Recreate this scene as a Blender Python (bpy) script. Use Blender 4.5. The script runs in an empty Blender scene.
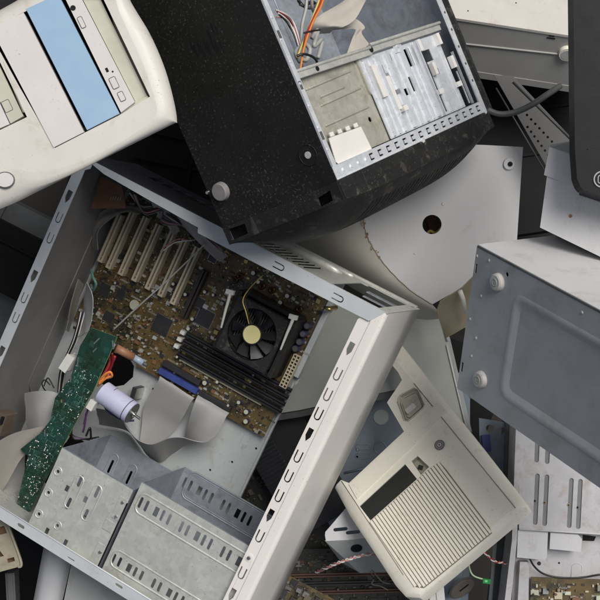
import bpy, math, random
from mathutils import Matrix, Vector
from mathutils.geometry import tessellate_polygon
random.seed(7)
R_ = math.radians
H, F = 1.6, 1280.0           # camera height over the heap, focal length in photo pixels
C = bpy.context.scene.collection

# ------------------------------------------------------------------ frames
class Fr:
    """a thing's own coordinate system; at() turns a sighting into a point on one of its planes"""
    def __init__(s, A, R):
        s.M = Matrix.Translation(Vector(A)) @ Matrix(R).to_4x4(); s.I = s.M.inverted()
    def at(s, px, py, v=0.0, ax=2):
        o = s.I @ Vector((0, 0, H)); p = s.I @ Vector(((px-300)/F, (300-py)/F, H-1)); d = p-o
        t = (v-o[ax])/d[ax]; return o+d*t
    def xy(s, px, py, v=0.0): q = s.at(px, py, v); return (q.x, q.y)
    def pts(s, L, v=0.0): return [s.xy(a, b, v) for a, b in L]
def tilt(px, py, z, ang=0, rx=0, ry=0):
    d = H-z
    return Fr(((px-300)*d/F, (300-py)*d/F, z), (Matrix.Rotation(R_(ang), 3, 'Z') @ Matrix.Rotation(R_(rx), 3, 'X') @ Matrix.Rotation(R_(ry), 3, 'Y')))

# ------------------------------------------------------------------ materials
MATS = {}
def mat(name, c1, c2=None, rough=.5, metal=0., sc=40, bump=.05, speck=None, spk=.7, det=6, spec=.5, bsc=None, rv=.12):
    m = bpy.data.materials.new(name); m.use_nodes = True; nt = m.node_tree; N = nt.nodes; L = nt.links
    b = N['Principled BSDF']; tc = N.new('ShaderNodeTexCoord')
    n1 = N.new('ShaderNodeTexNoise'); n1.inputs['Scale'].default_value = sc; n1.inputs['Detail'].default_value = det
    n1.inputs['Roughness'].default_value = .62
    L.new(tc.outputs['Object'], n1.inputs['Vector'])
    r = N.new('ShaderNodeValToRGB'); r.color_ramp.elements[0].position = .3; r.color_ramp.elements[1].position = .7
    c2 = c2 or tuple(x*.82 for x in c1)
    r.color_ramp.elements[0].color = (*c2, 1); r.color_ramp.elements[1].color = (*c1, 1)
    L.new(n1.outputs['Fac'], r.inputs['Fac']); col = r.outputs['Color']
    n2 = N.new('ShaderNodeTexNoise'); n2.inputs['Scale'].default_value = bsc or sc*14; n2.inputs['Detail'].default_value = 3
    L.new(tc.outputs['Object'], n2.inputs['Vector'])
    if speck:
        n3 = N.new('ShaderNodeTexNoise'); n3.inputs['Scale'].default_value = 280; n3.inputs['Detail'].default_value = 4
        n3.inputs['Roughness'].default_value = .7
        L.new(tc.outputs['Object'], n3.inputs['Vector'])
        r3 = N.new('ShaderNodeValToRGB'); r3.color_ramp.elements[0].position = spk-.04; r3.color_ramp.elements[1].position = spk+.05
        mul = N.new('ShaderNodeMath'); mul.operation = 'ADD'
        n4 = N.new('ShaderNodeTexNoise'); n4.inputs['Scale'].default_value = 12; L.new(tc.outputs['Object'], n4.inputs['Vector'])
        s4 = N.new('ShaderNodeMath'); s4.operation = 'MULTIPLY_ADD'; s4.inputs[1].default_value = .16; s4.inputs[2].default_value = -.08
        L.new(n4.outputs['Fac'], s4.inputs[0]); L.new(n3.outputs['Fac'], mul.inputs[0]); L.new(s4.outputs[0], mul.inputs[1])
        L.new(mul.outputs[0], r3.inputs['Fac'])
        mx = N.new('ShaderNodeMixRGB'); L.new(r3.outputs['Color'], mx.inputs[0]); L.new(col, mx.inputs[1]); mx.inputs[2].default_value = (*speck, 1)
        col = mx.outputs[0]
    L.new(col, b.inputs['Base Color'])
    rr = N.new('ShaderNodeMapRange'); rr.inputs[3].default_value = max(.05, rough-rv); rr.inputs[4].default_value = min(1, rough+rv)
    L.new(n1.outputs['Fac'], rr.inputs[0]); L.new(rr.outputs[0], b.inputs['Roughness'])
    b.inputs['Metallic'].default_value = metal; b.inputs['Specular IOR Level'].default_value = spec
    if bump:
        bp = N.new('ShaderNodeBump'); bp.inputs['Strength'].default_value = bump; bp.inputs['Distance'].default_value = .001
        L.new(n2.outputs['Fac'], bp.inputs['Height']); L.new(bp.outputs[0], b.inputs['Normal'])
    MATS[name] = m; return m
def gritty(m, col=(.10, .08, .06), thr=.70, sc=420, amt=.75):
    """fine grit and fly specks stuck on a painted surface, plus a few long scratches"""
    nt = m.node_tree; N = nt.nodes; L = nt.links; b = N['Principled BSDF']
    src = b.inputs['Base Color'].links[0].from_socket; tc = N.new('ShaderNodeTexCoord')
    n = N.new('ShaderNodeTexNoise'); n.inputs['Scale'].default_value = sc; n.inputs['Detail'].default_value = 2; L.new(tc.outputs['Object'], n.inputs['Vector'])
    n2 = N.new('ShaderNodeTexNoise'); n2.inputs['Scale'].default_value = 22; n2.inputs['Detail'].default_value = 4; L.new(tc.outputs['Object'], n2.inputs['Vector'])
    ad = N.new('ShaderNodeMath'); ad.operation = 'MULTIPLY_ADD'; ad.inputs[1].default_value = .22; L.new(n2.outputs['Fac'], ad.inputs[0]); L.new(n.outputs['Fac'], ad.inputs[2])
    r = N.new('ShaderNodeMapRange'); r.inputs[1].default_value = thr+.11; r.inputs[2].default_value = thr+.17; r.inputs[4].default_value = amt; L.new(ad.outputs[0], r.inputs[0])
    mp = N.new('ShaderNodeMapping'); mp.inputs['Scale'].default_value = (260, 9, 60); mp.inputs['Rotation'].default_value = (0, 0, .5); L.new(tc.outputs['Object'], mp.inputs['Vector'])
    n3 = N.new('ShaderNodeTexNoise'); n3.inputs['Scale'].default_value = 1; n3.inputs['Detail'].default_value = 3; L.new(mp.outputs[0], n3.inputs['Vector'])
    r3 = N.new('ShaderNodeMapRange'); r3.inputs[1].default_value = .70; r3.inputs[2].default_value = .76; r3.inputs[4].default_value = amt*.45; L.new(n3.outputs['Fac'], r3.inputs[0])
    mxm = N.new('ShaderNodeMath'); mxm.operation = 'MAXIMUM'; L.new(r.outputs[0], mxm.inputs[0]); L.new(r3.outputs[0], mxm.inputs[1])
    mx = N.new('ShaderNodeMixRGB'); L.new(mxm.outputs[0], mx.inputs[0]); L.new(src, mx.inputs[1]); mx.inputs[2].default_value = (*col, 1)
    L.new(mx.outputs[0], b.inputs['Base Color']); return m
def dirtier(m, col, sc, lo, hi):
    """soil patches with a shape of their own, laid over a material's colour"""
    nt = m.node_tree; N = nt.nodes; L = nt.links; b = N['Principled BSDF']
    src = b.inputs['Base Color'].links[0].from_socket
    tc = N.new('ShaderNodeTexCoord'); n = N.new('ShaderNodeTexNoise'); n.inputs['Scale'].default_value = sc; n.inputs['Detail'].default_value = 9
    n.inputs['Roughness'].default_value = .7; n.inputs['Distortion'].default_value = .6
    L.new(tc.outputs['Object'], n.inputs['Vector'])
    r = N.new('ShaderNodeMapRange'); r.inputs[1].default_value = lo; r.inputs[2].default_value = hi; r.clamp = True
    L.new(n.outputs['Fac'], r.inputs[0])
    mx = N.new('ShaderNodeMixRGB'); L.new(r.outputs[0], mx.inputs[0]); L.new(src, mx.inputs[1]); mx.inputs[2].default_value = (*col, 1)
    L.new(mx.outputs[0], b.inputs['Base Color']); return m
def spangle(m, amt=.10, sc=160):
    nt = m.node_tree; N = nt.nodes; L = nt.links; b = N['Principled BSDF']
    src = b.inputs['Base Color'].links[0].from_socket
    tc = N.new('ShaderNodeTexCoord'); v = N.new('ShaderNodeTexVoronoi'); v.inputs['Scale'].default_value = sc
    L.new(tc.outputs['Object'], v.inputs['Vector']); sp = N.new('ShaderNodeSeparateColor'); L.new(v.outputs['Color'], sp.inputs[0])
    mr = N.new('ShaderNodeMapRange'); mr.inputs[3].default_value = 1-amt; mr.inputs[4].default_value = 1+amt*.4
    L.new(sp.outputs[0], mr.inputs[0])
    mx = N.new('ShaderNodeVectorMath'); mx.operation = 'SCALE'; L.new(src, mx.inputs[0]); L.new(mr.outputs[0], mx.inputs['Scale'])
    L.new(mx.outputs[0], b.inputs['Base Color']); return m

cream_pl = dirtier(mat('cream_plastic', (.60, .58, .535), (.55, .53, .48), .42, 0, 18, .04), (.40, .35, .26), 30, .54, .86)
cream_blank = dirtier(mat('blank_plastic', (.60, .58, .56), (.56, .54, .52), .4, 0, 20, .03), (.42, .37, .28), 30, .66, .85)
ivory_pl = dirtier(mat('ivory_plastic', (.87, .835, .73), (.80, .765, .65), .42, 0, 14, .04), (.46, .40, .28), 60, .58, .84)
olive_pl = mat('aged_plastic', (.50, .49, .40), (.42, .41, .33), .45, 0, 30, .03)
blue_pl = mat('blue_plastic', (.29, .43, .58), (.26, .395, .545), .35, 0, 25, .03)
paint = dirtier(mat('cream_paint', (.76, .73, .69), (.71, .68, .64), .38, 0, 16, .05), (.36, .30, .24), 26, .62, .90)
rim_pt = dirtier(mat('rim_paint', (.54, .57, .585), (.48, .51, .525), .42, .1, 30, .05), (.30, .26, .20), 40, .60, .85)
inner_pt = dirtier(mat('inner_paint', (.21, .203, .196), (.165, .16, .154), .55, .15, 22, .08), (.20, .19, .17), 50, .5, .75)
tray_pt = dirtier(mat('tray_paint', (.50, .53, .53), (.44, .47, .47), .5, .2, 12, .05), (.25, .24, .21), 35, .55, .85)
galv = dirtier(spangle(mat('galvanised', (.63, .64, .59), (.54, .55, .51), .45, .45, 35, .06)), (.30, .28, .22), 30, .58, .85)
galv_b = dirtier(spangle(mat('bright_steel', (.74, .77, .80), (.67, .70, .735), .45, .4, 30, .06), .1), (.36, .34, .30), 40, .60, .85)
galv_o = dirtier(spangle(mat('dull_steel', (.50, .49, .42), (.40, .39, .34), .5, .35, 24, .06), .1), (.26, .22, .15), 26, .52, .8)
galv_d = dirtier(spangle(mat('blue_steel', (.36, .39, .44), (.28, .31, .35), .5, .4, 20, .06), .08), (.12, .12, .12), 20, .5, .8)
blackdust = mat('dusty_black', (.016, .016, .015), (.010, .010, .009), .55, 0, 30, .25, (.075, .075, .065), .625, spec=.25)
blackpl = dirtier(mat('black_plastic', (.020, .020, .020), (.013, .013, .013), .5, 0, 40, .2, spec=.3), (.13, .12, .10), 60, .55, .8)
blackdk = mat('deep_black', (.015, .015, .017), (.009, .009, .010), .6, 0, 30, .1, spec=.15)
blk_gloss = mat('gloss_black', (.018, .019, .022), (.011, .011, .013), .48, 0, 25, .1)
navy = mat('navy_plastic', (.010, .018, .05), (.008, .014, .04), .7, 0, 20, .05)
greypanel = dirtier(mat('grey_paint', (.38, .405, .425), (.34, .365, .385), .45, .1, 16, .06), (.25, .25, .24), 22, .50, .85)
whitept = dirtier(mat('white_paint', (.60, .60, .605), (.55, .55, .55), .4, 0, 10, .04), (.38, .35, .31), 30, .54, .85)
whiteold = dirtier(mat('old_white_paint', (.52, .515, .525), (.43, .43, .44), .45, 0, 30, .06), (.33, .27, .22), 40, .50, .8)
greymid = dirtier(mat('mid_grey_paint', (.36, .38, .37), (.32, .34, .33), .5, 0, 12, .05), (.24, .22, .19), 30, .55, .85)
greydark = dirtier(mat('dark_grey_paint', (.105, .11, .11), (.08, .085, .085), .5, .1, 14, .05), (.05, .05, .045), 25, .5, .8)
bluegrey = dirtier(mat('blue_grey_steel', (.20, .24, .28), (.16, .19, .23), .45, .3, 16, .05), (.10, .10, .10), 25, .55, .85)
tan_pl = mat('tan_slot', (.56, .49, .36), (.48, .42, .30), .45, 0, 60, .05)
white_pl = mat('white_plastic', (.66, .66, .62), (.58, .58, .54), .4, 0, 60, .05)
foot_pl = dirtier(mat('foot_rubber', (.52, .50, .48), (.44, .43, .41), .6, 0, 60, .1), (.3, .28, .25), 80, .5, .7)
footgrey = mat('grey_foot', (.24, .23, .23), (.19, .18, .18), .6, 0, 60, .1)
chipm = mat('chip_black', (.03, .03, .032), (.022, .022, .024), .4, 0, 80, .05)
dkbrown = mat('dark_brown_plastic', (.035, .028, .024), (.025, .02, .017), .5, 0, 60, .05)
silver = mat('silver', (.75, .74, .70), (.6, .6, .56), .25, 1, 60, .05)
brass = mat('brass', (.62, .47, .2), (.5, .36, .14), .3, 1, 60, .05)
copper = mat('copper_coil', (.11, .05, .025), (.07, .03, .015), .35, .8, 120, .1)
yellow_st = mat('yellow_sticker', (.68, .62, .30), (.60, .55, .26), .6, 0, 60, .02)
lilac = dirtier(mat('capacitor_sleeve', (.52, .53, .68), (.45, .46, .62), .35, 0, 30, .03), (.35, .33, .4), 60, .6, .8)
bluepl2 = mat('blue_connector', (.045, .07, .26), (.035, .05, .2), .35, 0, 60, .05)
capblue = mat('capacitor_blue', (.035, .035, .09), (.02, .02, .06), .35, 0, 90, .03)
captop = mat('capacitor_top', (.62, .64, .50), (.5, .52, .4), .35, .3, 90, .03)
redw = mat('red_wire', (.40, .03, .03), None, .4); orangew = mat('orange_wire', (.72, .25, .05), None, .4)
yelloww = mat('yellow_wire', (.72, .55, .16), None, .4); blackw = mat('black_wire', (.015, .015, .016), None, .4)
greyw = mat('grey_wire', (.38, .38, .36), None, .4); whitew = mat('white_wire', (.66, .64, .62), None, .4)
pinkw = mat('pink_wire', (.50, .22, .22), None, .4); greenw = mat('pale_green_wire', (.45, .62, .38), None, .4)
purplew = mat('purple_wire', (.16, .06, .22), None, .4); marw = mat('maroon_wire', (.16, .01, .02), None, .4)
darkcable = mat('dark_grey_cable', (.10, .105, .10), None, .5)
greenled = mat('green_led_plug', (.02, .30, .07), (.015, .22, .05), .3)
brownbd = mat('brown_board', (.19, .095, .05), (.14, .07, .035), .55, 0, 60, .1)
tanpl = dirtier(mat('tan_plastic', (.30, .27, .20), (.24, .22, .16), .5, 0, 30, .05), (.14, .12, .08), 40, .5, .8)
rustm = mat('rusted_edge', (.23, .13, .06), (.36, .30, .22), .8, 0, 120, .2)
paper = mat('white_sheet_metal', (.78, .76, .72), (.72, .70, .66), .45, .1, 40, .05)
ground_m = mat('dirt', (.020, .017, .014), (.012, .010, .009), .95, 0, 14, .3)

for m_ in (cream_pl, ivory_pl, paint, rim_pt, whitept, whiteold, greymid, cream_blank): gritty(m_, (.22, .18, .13), .70, 420, .6)
for m_ in (inner_pt, tray_pt, galv, galv_b, galv_o, galv_d): gritty(m_, (.16, .14, .11), .69, 380, .6)
gritty(greypanel, (.42, .42, .42), .71, 380, .5); gritty(blackpl, (.16, .15, .13), .66, 500, .5)
def ribbonmat(name, c, pitch=800, dirn=0):
    m = mat(name, c, tuple(x*.88 for x in c), .5, 0, 20, .03)
    nt = m.node_tree; N = nt.nodes; L = nt.links; b = N['Principled BSDF']
    uv = N.new('ShaderNodeUVMap'); w = N.new('ShaderNodeTexWave'); w.inputs['Scale'].default_value = 9; w.bands_direction = 'X'
    L.new(uv.outputs[0], w.inputs['Vector'])
    bp = N.new('ShaderNodeBump'); bp.inputs['Strength'].default_value = .18; bp.inputs['Distance'].default_value = .0004
    L.new(w.outputs['Fac'], bp.inputs['Height']); L.new(bp.outputs[0], b.inputs['Normal'])
    src = b.inputs['Base Color'].links[0].from_socket; mr = N.new('ShaderNodeMapRange'); mr.inputs[3].default_value = .80; mr.inputs[4].default_value = 1.05; L.new(w.outputs['Fac'], mr.inputs[0])
    vm = N.new('ShaderNodeVectorMath'); vm.operation = 'SCALE'; L.new(src, vm.inputs[0]); L.new(mr.outputs[0], vm.inputs['Scale']); L.new(vm.outputs[0], b.inputs['Base Color'])
    return m
rib_g = ribbonmat('ribbon_grey', (.37, .365, .36)); rib_w = ribbonmat('ribbon_light', (.48, .475, .46))
rib_t = ribbonmat('ribbon_cream', (.56, .52, .46)); rib_d = ribbonmat('ribbon_dim', (.30, .28, .25))

def pcb(name, base, dark, trace, tscale=260, amt=.5):
    """circuit board: solder mask with etched tracks running in two directions"""
    m = bpy.data.materials.new(name); m.use_nodes = True; nt = m.node_tree; N = nt.nodes; L = nt.links; b = N['Principled BSDF']
    tc = N.new('ShaderNodeTexCoord')
    n = N.new('ShaderNodeTexNoise'); n.inputs['Scale'].default_value = 28; n.inputs['Detail'].default_value = 8; L.new(tc.outputs['Object'], n.inputs['Vector'])
    r = N.new('ShaderNodeValToRGB'); r.color_ramp.elements[0].position = .38; r.color_ramp.elements[1].position = .62
    r.color_ramp.elements[0].color = (*dark, 1); r.color_ramp.elements[1].color = (*base, 1); L.new(n.outputs['Fac'], r.inputs['Fac'])
    v = N.new('ShaderNodeTexVoronoi'); v.distance = 'CHEBYCHEV'; v.inputs['Scale'].default_value = 95; v.feature = 'F1'
    L.new(tc.outputs['Object'], v.inputs['Vector'])
    w = N.new('ShaderNodeMath'); w.operation = 'MULTIPLY'; w.inputs[1].default_value = 5.; L.new(v.outputs['Distance'], w.inputs[0])
    fr = N.new('ShaderNodeMath'); fr.operation = 'FRACT'; L.new(w.outputs[0], fr.inputs[0])
    gt = N.new('ShaderNodeMath'); gt.operation = 'GREATER_THAN'; gt.inputs[1].default_value = .68; L.new(fr.outputs[0], gt.inputs[0])
    a = N.new('ShaderNodeMath'); a.operation = 'MULTIPLY'; a.inputs[1].default_value = amt; L.new(gt.outputs[0], a.inputs[0])
    mx = N.new('ShaderNodeMixRGB'); L.new(a.outputs[0], mx.inputs[0]); L.new(r.outputs[0], mx.inputs[1]); mx.inputs[2].default_value = (*trace, 1)
    L.new(mx.outputs[0], b.inputs['Base Color']); b.inputs['Roughness'].default_value = .42
    return m
pcb_br = pcb('motherboard_mask', (.110, .072, .023), (.020, .020, .013), (.15, .115, .045))
pcb_gr = pcb('green_board_mask', (.004, .038, .028), (.006, .022, .009), (.026, .09, .068), amt=.45)
pcb_dk = pcb('dim_board_mask', (.05, .06, .045), (.03, .03, .024), (.11, .10, .07))
pcb_ed = mat('board_edge', (.30, .36, .12), None, .5)

# ------------------------------------------------------------------ mesh builder
class MB:
    def __init__(s): s.v = []; s.f = []; s.m = []; s.s = []; s.uv = {}; s.X = Matrix.Identity(4)
    def add(s, vs, fs, mi=0, smooth=False):
        n = len(s.v); s.v += [tuple(s.X @ Vector(p)) for p in vs]
        for f in fs: s.f.append([i+n for i in f]); s.m.append(mi); s.s.append(smooth)
    def box(s, x0, x1, y0, y1, z0, z1, mi=0):
        if x0 > x1: x0, x1 = x1, x0
        if y0 > y1: y0, y1 = y1, y0
        if z0 > z1: z0, z1 = z1, z0
        s.add([(x0,y0,z0),(x1,y0,z0),(x1,y1,z0),(x0,y1,z0),(x0,y0,z1),(x1,y0,z1),(x1,y1,z1),(x0,y1,z1)],
              [(0,3,2,1),(4,5,6,7),(0,1,5,4),(1,2,6,5),(2,3,7,6),(3,0,4,7)], mi)
    def rbox(s, cx, cy, lx, ly, ang, z0, z1, mi=0):
        c, n = math.cos(ang), math.sin(ang); P = [(-lx/2,-ly/2),(lx/2,-ly/2),(lx/2,ly/2),(-lx/2,ly/2)]
        s.prism([(cx+a*c-b*n, cy+a*n+b*c) for a, b in P], z0, z1, mi)
    def prism(s, poly, z0, z1, mi=0): s.sheet(poly, [], z0, z1, mi)
    def sheet(s, outer, holes, z0, z1, mi=0, side=None):
        def ins(q):
            r = False
            for i in range(len(outer)):
                (ax, ay), (bx_, by_) = outer[i], outer[i-1]
                if (ay > q[1]) != (by_ > q[1]) and q[0] < (bx_-ax)*(q[1]-ay)/(by_-ay)+ax: r = not r
            return r
        loops = [list(outer)]+[list(h) for h in holes if all(ins(q) for q in h)]
        flat = [p for l in loops for p in l]; T = tessellate_polygon([[Vector((p[0], p[1], 0)) for p in l] for l in loops])
        n = len(flat); vs = [(p[0], p[1], z1) for p in flat]+[(p[0], p[1], z0) for p in flat]; fs = []
        for t in T:
            a, b, c = t; A, B, D = flat[a], flat[b], flat[c]
            cr = (B[0]-A[0])*(D[1]-A[1])-(B[1]-A[1])*(D[0]-A[0])
            if abs(cr) < 1e-14: continue
            if cr < 0: a, c = c, a
            fs.append((a, b, c)); fs.append((c+n, b+n, a+n))
        s.add(vs, fs, mi); k = 0; sf = []
        for li, l in enumerate(loops):
            ar = sum(l[i][0]*l[(i+1)%len(l)][1]-l[(i+1)%len(l)][0]*l[i][1] for i in range(len(l)))
            for i in range(len(l)):
                a, b = k+i, k+(i+1)%len(l)
                if (ar < 0) != (li > 0): a, b = b, a
                sf.append((a, a+n, b+n, b))
            k += len(l)
        s.add(vs, sf, mi if side is None else side)
    def tube(s, pts, r, seg=8, mi=0, closed=False, r2=None, squash=None):
        P = [Vector(p) for p in pts]; n = len(P); rings = []; up = None
        for i in range(n):
            a = P[(i-1)%n] if (closed or i > 0) else P[i]; b = P[(i+1)%n] if (closed or i < n-1) else P[i]
            d = (b-a).normalized()
            if up is None: up = d.orthogonal().normalized()
            up = (up-d*up.dot(d)).normalized(); w = d.cross(up)
            rr = r if r2 is None else r+(r2-r)*i/(n-1)
            rings.append([P[i]+up*math.cos(2*math.pi*k/seg)*rr+w*math.sin(2*math.pi*k/seg)*rr for k in range(seg)])
        vs = [v for R in rings for v in R]; fs = []
        for i in range(n if closed else n-1):
            j = (i+1)%n
            for k in range(seg): fs.append((i*seg+k, i*seg+(k+1)%seg, j*seg+(k+1)%seg, j*seg+k))
        if not closed: fs += [tuple(range(seg))[::-1], tuple((n-1)*seg+k for k in range(seg))]
        s.add(vs, fs, mi, True)
    def cyl(s, c, ax, r, h, seg=24, mi=0, r2=None, cap=None):
        c = Vector(c); ax = Vector(ax).normalized(); u = ax.orthogonal().normalized(); w = ax.cross(u); r2 = r if r2 is None else r2
        vs = [c+(u*math.cos(2*math.pi*k/seg)+w*math.sin(2*math.pi*k/seg))*r for k in range(seg)]
        vs += [c+ax*h+(u*math.cos(2*math.pi*k/seg)+w*math.sin(2*math.pi*k/seg))*r2 for k in range(seg)]
        s.add(vs, [(k, (k+1)%seg, seg+(k+1)%seg, seg+k) for k in range(seg)], mi, True)
        s.add(vs, [tuple(range(seg))[::-1], tuple(range(seg, 2*seg))], mi if cap is None else cap)
    def loft(s, rows, th=0., mi=0, smooth=True, closed=False):
        """skin over rows of 3-D points; th gives the sheet a back"""
        R = [[Vector(p) for p in r] for r in rows]; nr, nc = len(R), len(R[0])
        f0 = [(i*nc+j, (i+1)*nc+j, (i+1)*nc+(j+1)%nc, i*nc+(j+1)%nc) for i in range(nr-1) for j in range(nc if closed else nc-1)]
        vs = [p for r in R for p in r]
        base = len(s.v)
        s.add(vs, f0, mi, smooth)
        for i in range(nr):
            for j in range(nc): s.uv[base+i*nc+j] = (j/(max(nc-1, 1)), i/(nr-1))
        if th:
            nrm = [Vector() for _ in vs]
            for f in f0:
                q = (vs[f[2]]-vs[f[0]]).cross(vs[f[3]]-vs[f[1]])
                for i in f: nrm[i] += q
            b = [p-n.normalized()*th if n.length > 0 else p for p, n in zip(vs, nrm)]
            base = len(s.v)
            s.add(b, [f[::-1] for f in f0], mi, smooth)
            for i in range(nr):
                for j in range(nc): s.uv[base+i*nc+j] = (j/(max(nc-1, 1)), i/(nr-1))
            n = len(vs); al = vs+b; e = []
            for j in range(nc-1): e += [(j, j+1, n+j+1, n+j), ((nr-1)*nc+j+1, (nr-1)*nc+j, n+(nr-1)*nc+j, n+(nr-1)*nc+j+1)]
            for i in range(nr-1): e += [((i+1)*nc, i*nc, n+i*nc, n+(i+1)*nc), (i*nc+nc-1, (i+1)*nc+nc-1, n+(i+1)*nc+nc-1, n+i*nc+nc-1)]
            s.add(al, e, mi)
    def build(s, name, mats, parent=None, frame=None, bevel=0, props=None):
        me = bpy.data.meshes.new(name); me.from_pydata(s.v, [], s.f)
        for m in (mats if isinstance(mats, (list, tuple)) else [mats]): me.materials.append(m)
        me.polygons.foreach_set('material_index', s.m); me.polygons.foreach_set('use_smooth', s.s)
        if s.uv:
            ul = me.uv_layers.new(name='UVMap')
            for lp in me.loops: ul.data[lp.index].uv = s.uv.get(lp.vertex_index, (0, 0))
        me.update(); o = bpy.data.objects.new(name, me); C.objects.link(o)
        if parent: o.parent = parent
        elif frame: o.matrix_world = frame.M
        if bevel:
            b = o.modifiers.new('bevel', 'BEVEL'); b.width = bevel; b.segments = 2; b.limit_method = 'ANGLE'; b.angle_limit = R_(40)
        return o
def tag(o, label, cat, group=None, kind=None):
    if label: o['label'] = label
    if cat: o['category'] = cat
    if group: o['group'] = group
    if kind: o['kind'] = kind
    return o
def thing(name, fr, label, cat, group=None):
    o = bpy.data.objects.new(name, None); C.objects.link(o); o.matrix_world = fr.M; o.empty_display_size = .02
    return tag(o, label, cat, group)
def one(fn, name, mats, parent, **k):
    b = MB(); fn(b); return b.build(name, mats, parent, **k)
def smooth(P, n=8):
    """Catmull-Rom through points"""
    P = [Vector(p) for p in P]; o = []
    for i in range(len(P)-1):
        a, b, c, d = P[max(i-1, 0)], P[i], P[i+1], P[min(i+2, len(P)-1)]
        for k in range(n):
            t = k/n; o.append(.5*((2*b)+(c-a)*t+(2*a-5*b+4*c-d)*t*t+(3*b-a-3*c+d)*t*t*t))
    return o+[P[-1]]
def stad(cx, cy, L, w, ang=math.pi/2, n=6):
    """stadium outline, long axis at ang"""
    h = max(L/2-w/2, 0); P = []
    for k in range(n+1): a = -math.pi/2+math.pi*k/n; P.append((h+w/2*math.cos(a), w/2*math.sin(a)))
    for k in range(n+1): a = math.pi/2+math.pi*k/n; P.append((-h+w/2*math.cos(a), w/2*math.sin(a)))
    c, s = math.cos(ang), math.sin(ang); return [(cx+x*c-y*s, cy+x*s+y*c) for x, y in P]
def rect(cx, cy, lx, ly, ang=0, ch=0):
    c, s = math.cos(ang), math.sin(ang); P = [(-lx/2, -ly/2), (lx/2, -ly/2), (lx/2, ly/2), (-lx/2, ly/2)]
    return [(cx+x*c-y*s, cy+x*s+y*c) for x, y in P]
def rrect(x0, x1, y0, y1, r, n=5):
    P = []
    for cx, cy, a0 in ((x1-r, y1-r, 0), (x0+r, y1-r, 90), (x0+r, y0+r, 180), (x1-r, y0+r, 270)):
        for k in range(n+1): a = R_(a0+90*k/n); P.append((cx+r*math.cos(a), cy+r*math.sin(a)))
    return P
def circ(cx, cy, r, n=20): return [(cx+r*math.cos(2*math.pi*k/n), cy+r*math.sin(2*math.pi*k/n)) for k in range(n)]
def uslit(cx, cy, ang, w=.0085, h=.016, t=.0016, n=6):
    """thin U-shaped slit, open end towards +local y, turned by ang"""
    P = []
    P += [(-w/2, h/2), (-w/2, -h/2+w/2)]
    for k in range(1, n): a = math.pi+math.pi*k/n; P.append((w/2*math.cos(a), -h/2+w/2+w/2*math.sin(a)))
    P += [(w/2, -h/2+w/2), (w/2, h/2), (w/2-t, h/2), (w/2-t, -h/2+w/2)]
    for k in range(1, n): a = -math.pi*k/n; P.append(((w/2-t)*math.cos(a), -h/2+w/2+(w/2-t)*math.sin(a)))
    P += [(-w/2+t, -h/2+w/2), (-w/2+t, h/2)]
    c, s = math.cos(ang), math.sin(ang); return [(cx+x*c-y*s, cy+x*s+y*c) for x, y in P]
def arrow(cx, cy, ang, w=.007, h=.018):
    P = [(-w/2, h/2), (-w/2, -h*.1), (0, -h/2), (w/2, -h*.1), (w/2, h/2)]
    c, s = math.cos(ang), math.sin(ang); return [(cx+x*c-y*s, cy+x*s+y*c) for x, y in P]
def ring(b, poly, z, r=.0011, mi=0): b.tube([(x, y, z-r*.35) for x, y in poly], r, 6, mi, closed=True)
XZ = Matrix(((1,0,0,0),(0,0,-1,0),(0,1,0,0),(0,0,0,1)))     # (u,v,w) -> (u,-w,v)  sheet in an x-z plane
YZ = Matrix(((0,0,1,0),(1,0,0,0),(0,1,0,0),(0,0,0,1)))      # (u,v,w) -> (w,u,v)   sheet in a y-z plane
def screw(b, c, ax=(0, 0, 1), r=.003, mi=0):
    b.cyl(c, ax, r, .0014, 14, mi, r*.75)
def clutter(b, x0, x1, y0, y1, z, n, mats, avoid=(), ang=0, smax=.006, hmax=.003):
    """the crowd of tiny soldered components on a board"""
    k = 0
    while k < n:
        x, y = random.uniform(x0, x1), random.uniform(y0, y1)
        if any(a[0] < x < a[1] and a[2] < y < a[3] for a in avoid): k += .34; continue
        k += 1; t = random.random(); mi = random.choice(range(mats))
        if t < .66:
            l = random.uniform(.0014, smax*.6); w = l*random.uniform(.35, .7)
            if random.random() < .5: l, w = w, l
            b.box(x-l/2, x+l/2, y-w/2, y+w/2, z, z+random.uniform(.0006, hmax*.5), mi)
        elif t < .8:
            l = random.uniform(.004, smax*1.5); w = l*random.uniform(.4, 1)
            b.box(x-l/2, x+l/2, y-w/2, y+w/2, z, z+random.uniform(.001, hmax), mi)
        elif t < .9: b.cyl((x, y, z), (0, 0, 1), random.uniform(.001, .0022), random.uniform(.002, hmax*2), 8, mi)
        else:
            m = random.randint(3, 7); d = .0022; l = .0012                      # a row of resistors
            for q in range(m): b.box(x+q*d, x+q*d+l, y, y+.0025, z, z+.001, mi)

# ================================================================== camera, light, ground
sc = bpy.context.scene
cam = bpy.data.objects.new('camera', bpy.data.cameras.new('camera')); C.objects.link(cam); cam.location = (0, 0, H)
cam.data.sensor_width = 36; cam.data.lens = 36*F/600; cam.data.clip_end = 200; cam.data.clip_start = .05; sc.camera = cam
w = bpy.data.worlds.new('World'); sc.world = w; w.use_nodes = True; nt = w.node_tree
sky = nt.nodes.new('ShaderNodeTexSky'); sky.sky_type = 'NISHITA'; sky.sun_disc = False
SUN_EL, SUN_AZ = 60, 42
sky.sun_elevation = R_(SUN_EL); sky.sun_rotation = R_(SUN_AZ); sky.air_density = 1.; sky.dust_density = 4.; sky.ozone_density = .6
hs_ = nt.nodes.new('ShaderNodeHueSaturation'); hs_.inputs['Saturation'].default_value = .55      # thin cloud takes most of the blue out of the sky
nt.links.new(sky.outputs[0], hs_.inputs['Color']); nt.links.new(hs_.outputs[0], nt.nodes['Background'].inputs[0]); nt.nodes['Background'].inputs[1].default_value = .062
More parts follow.
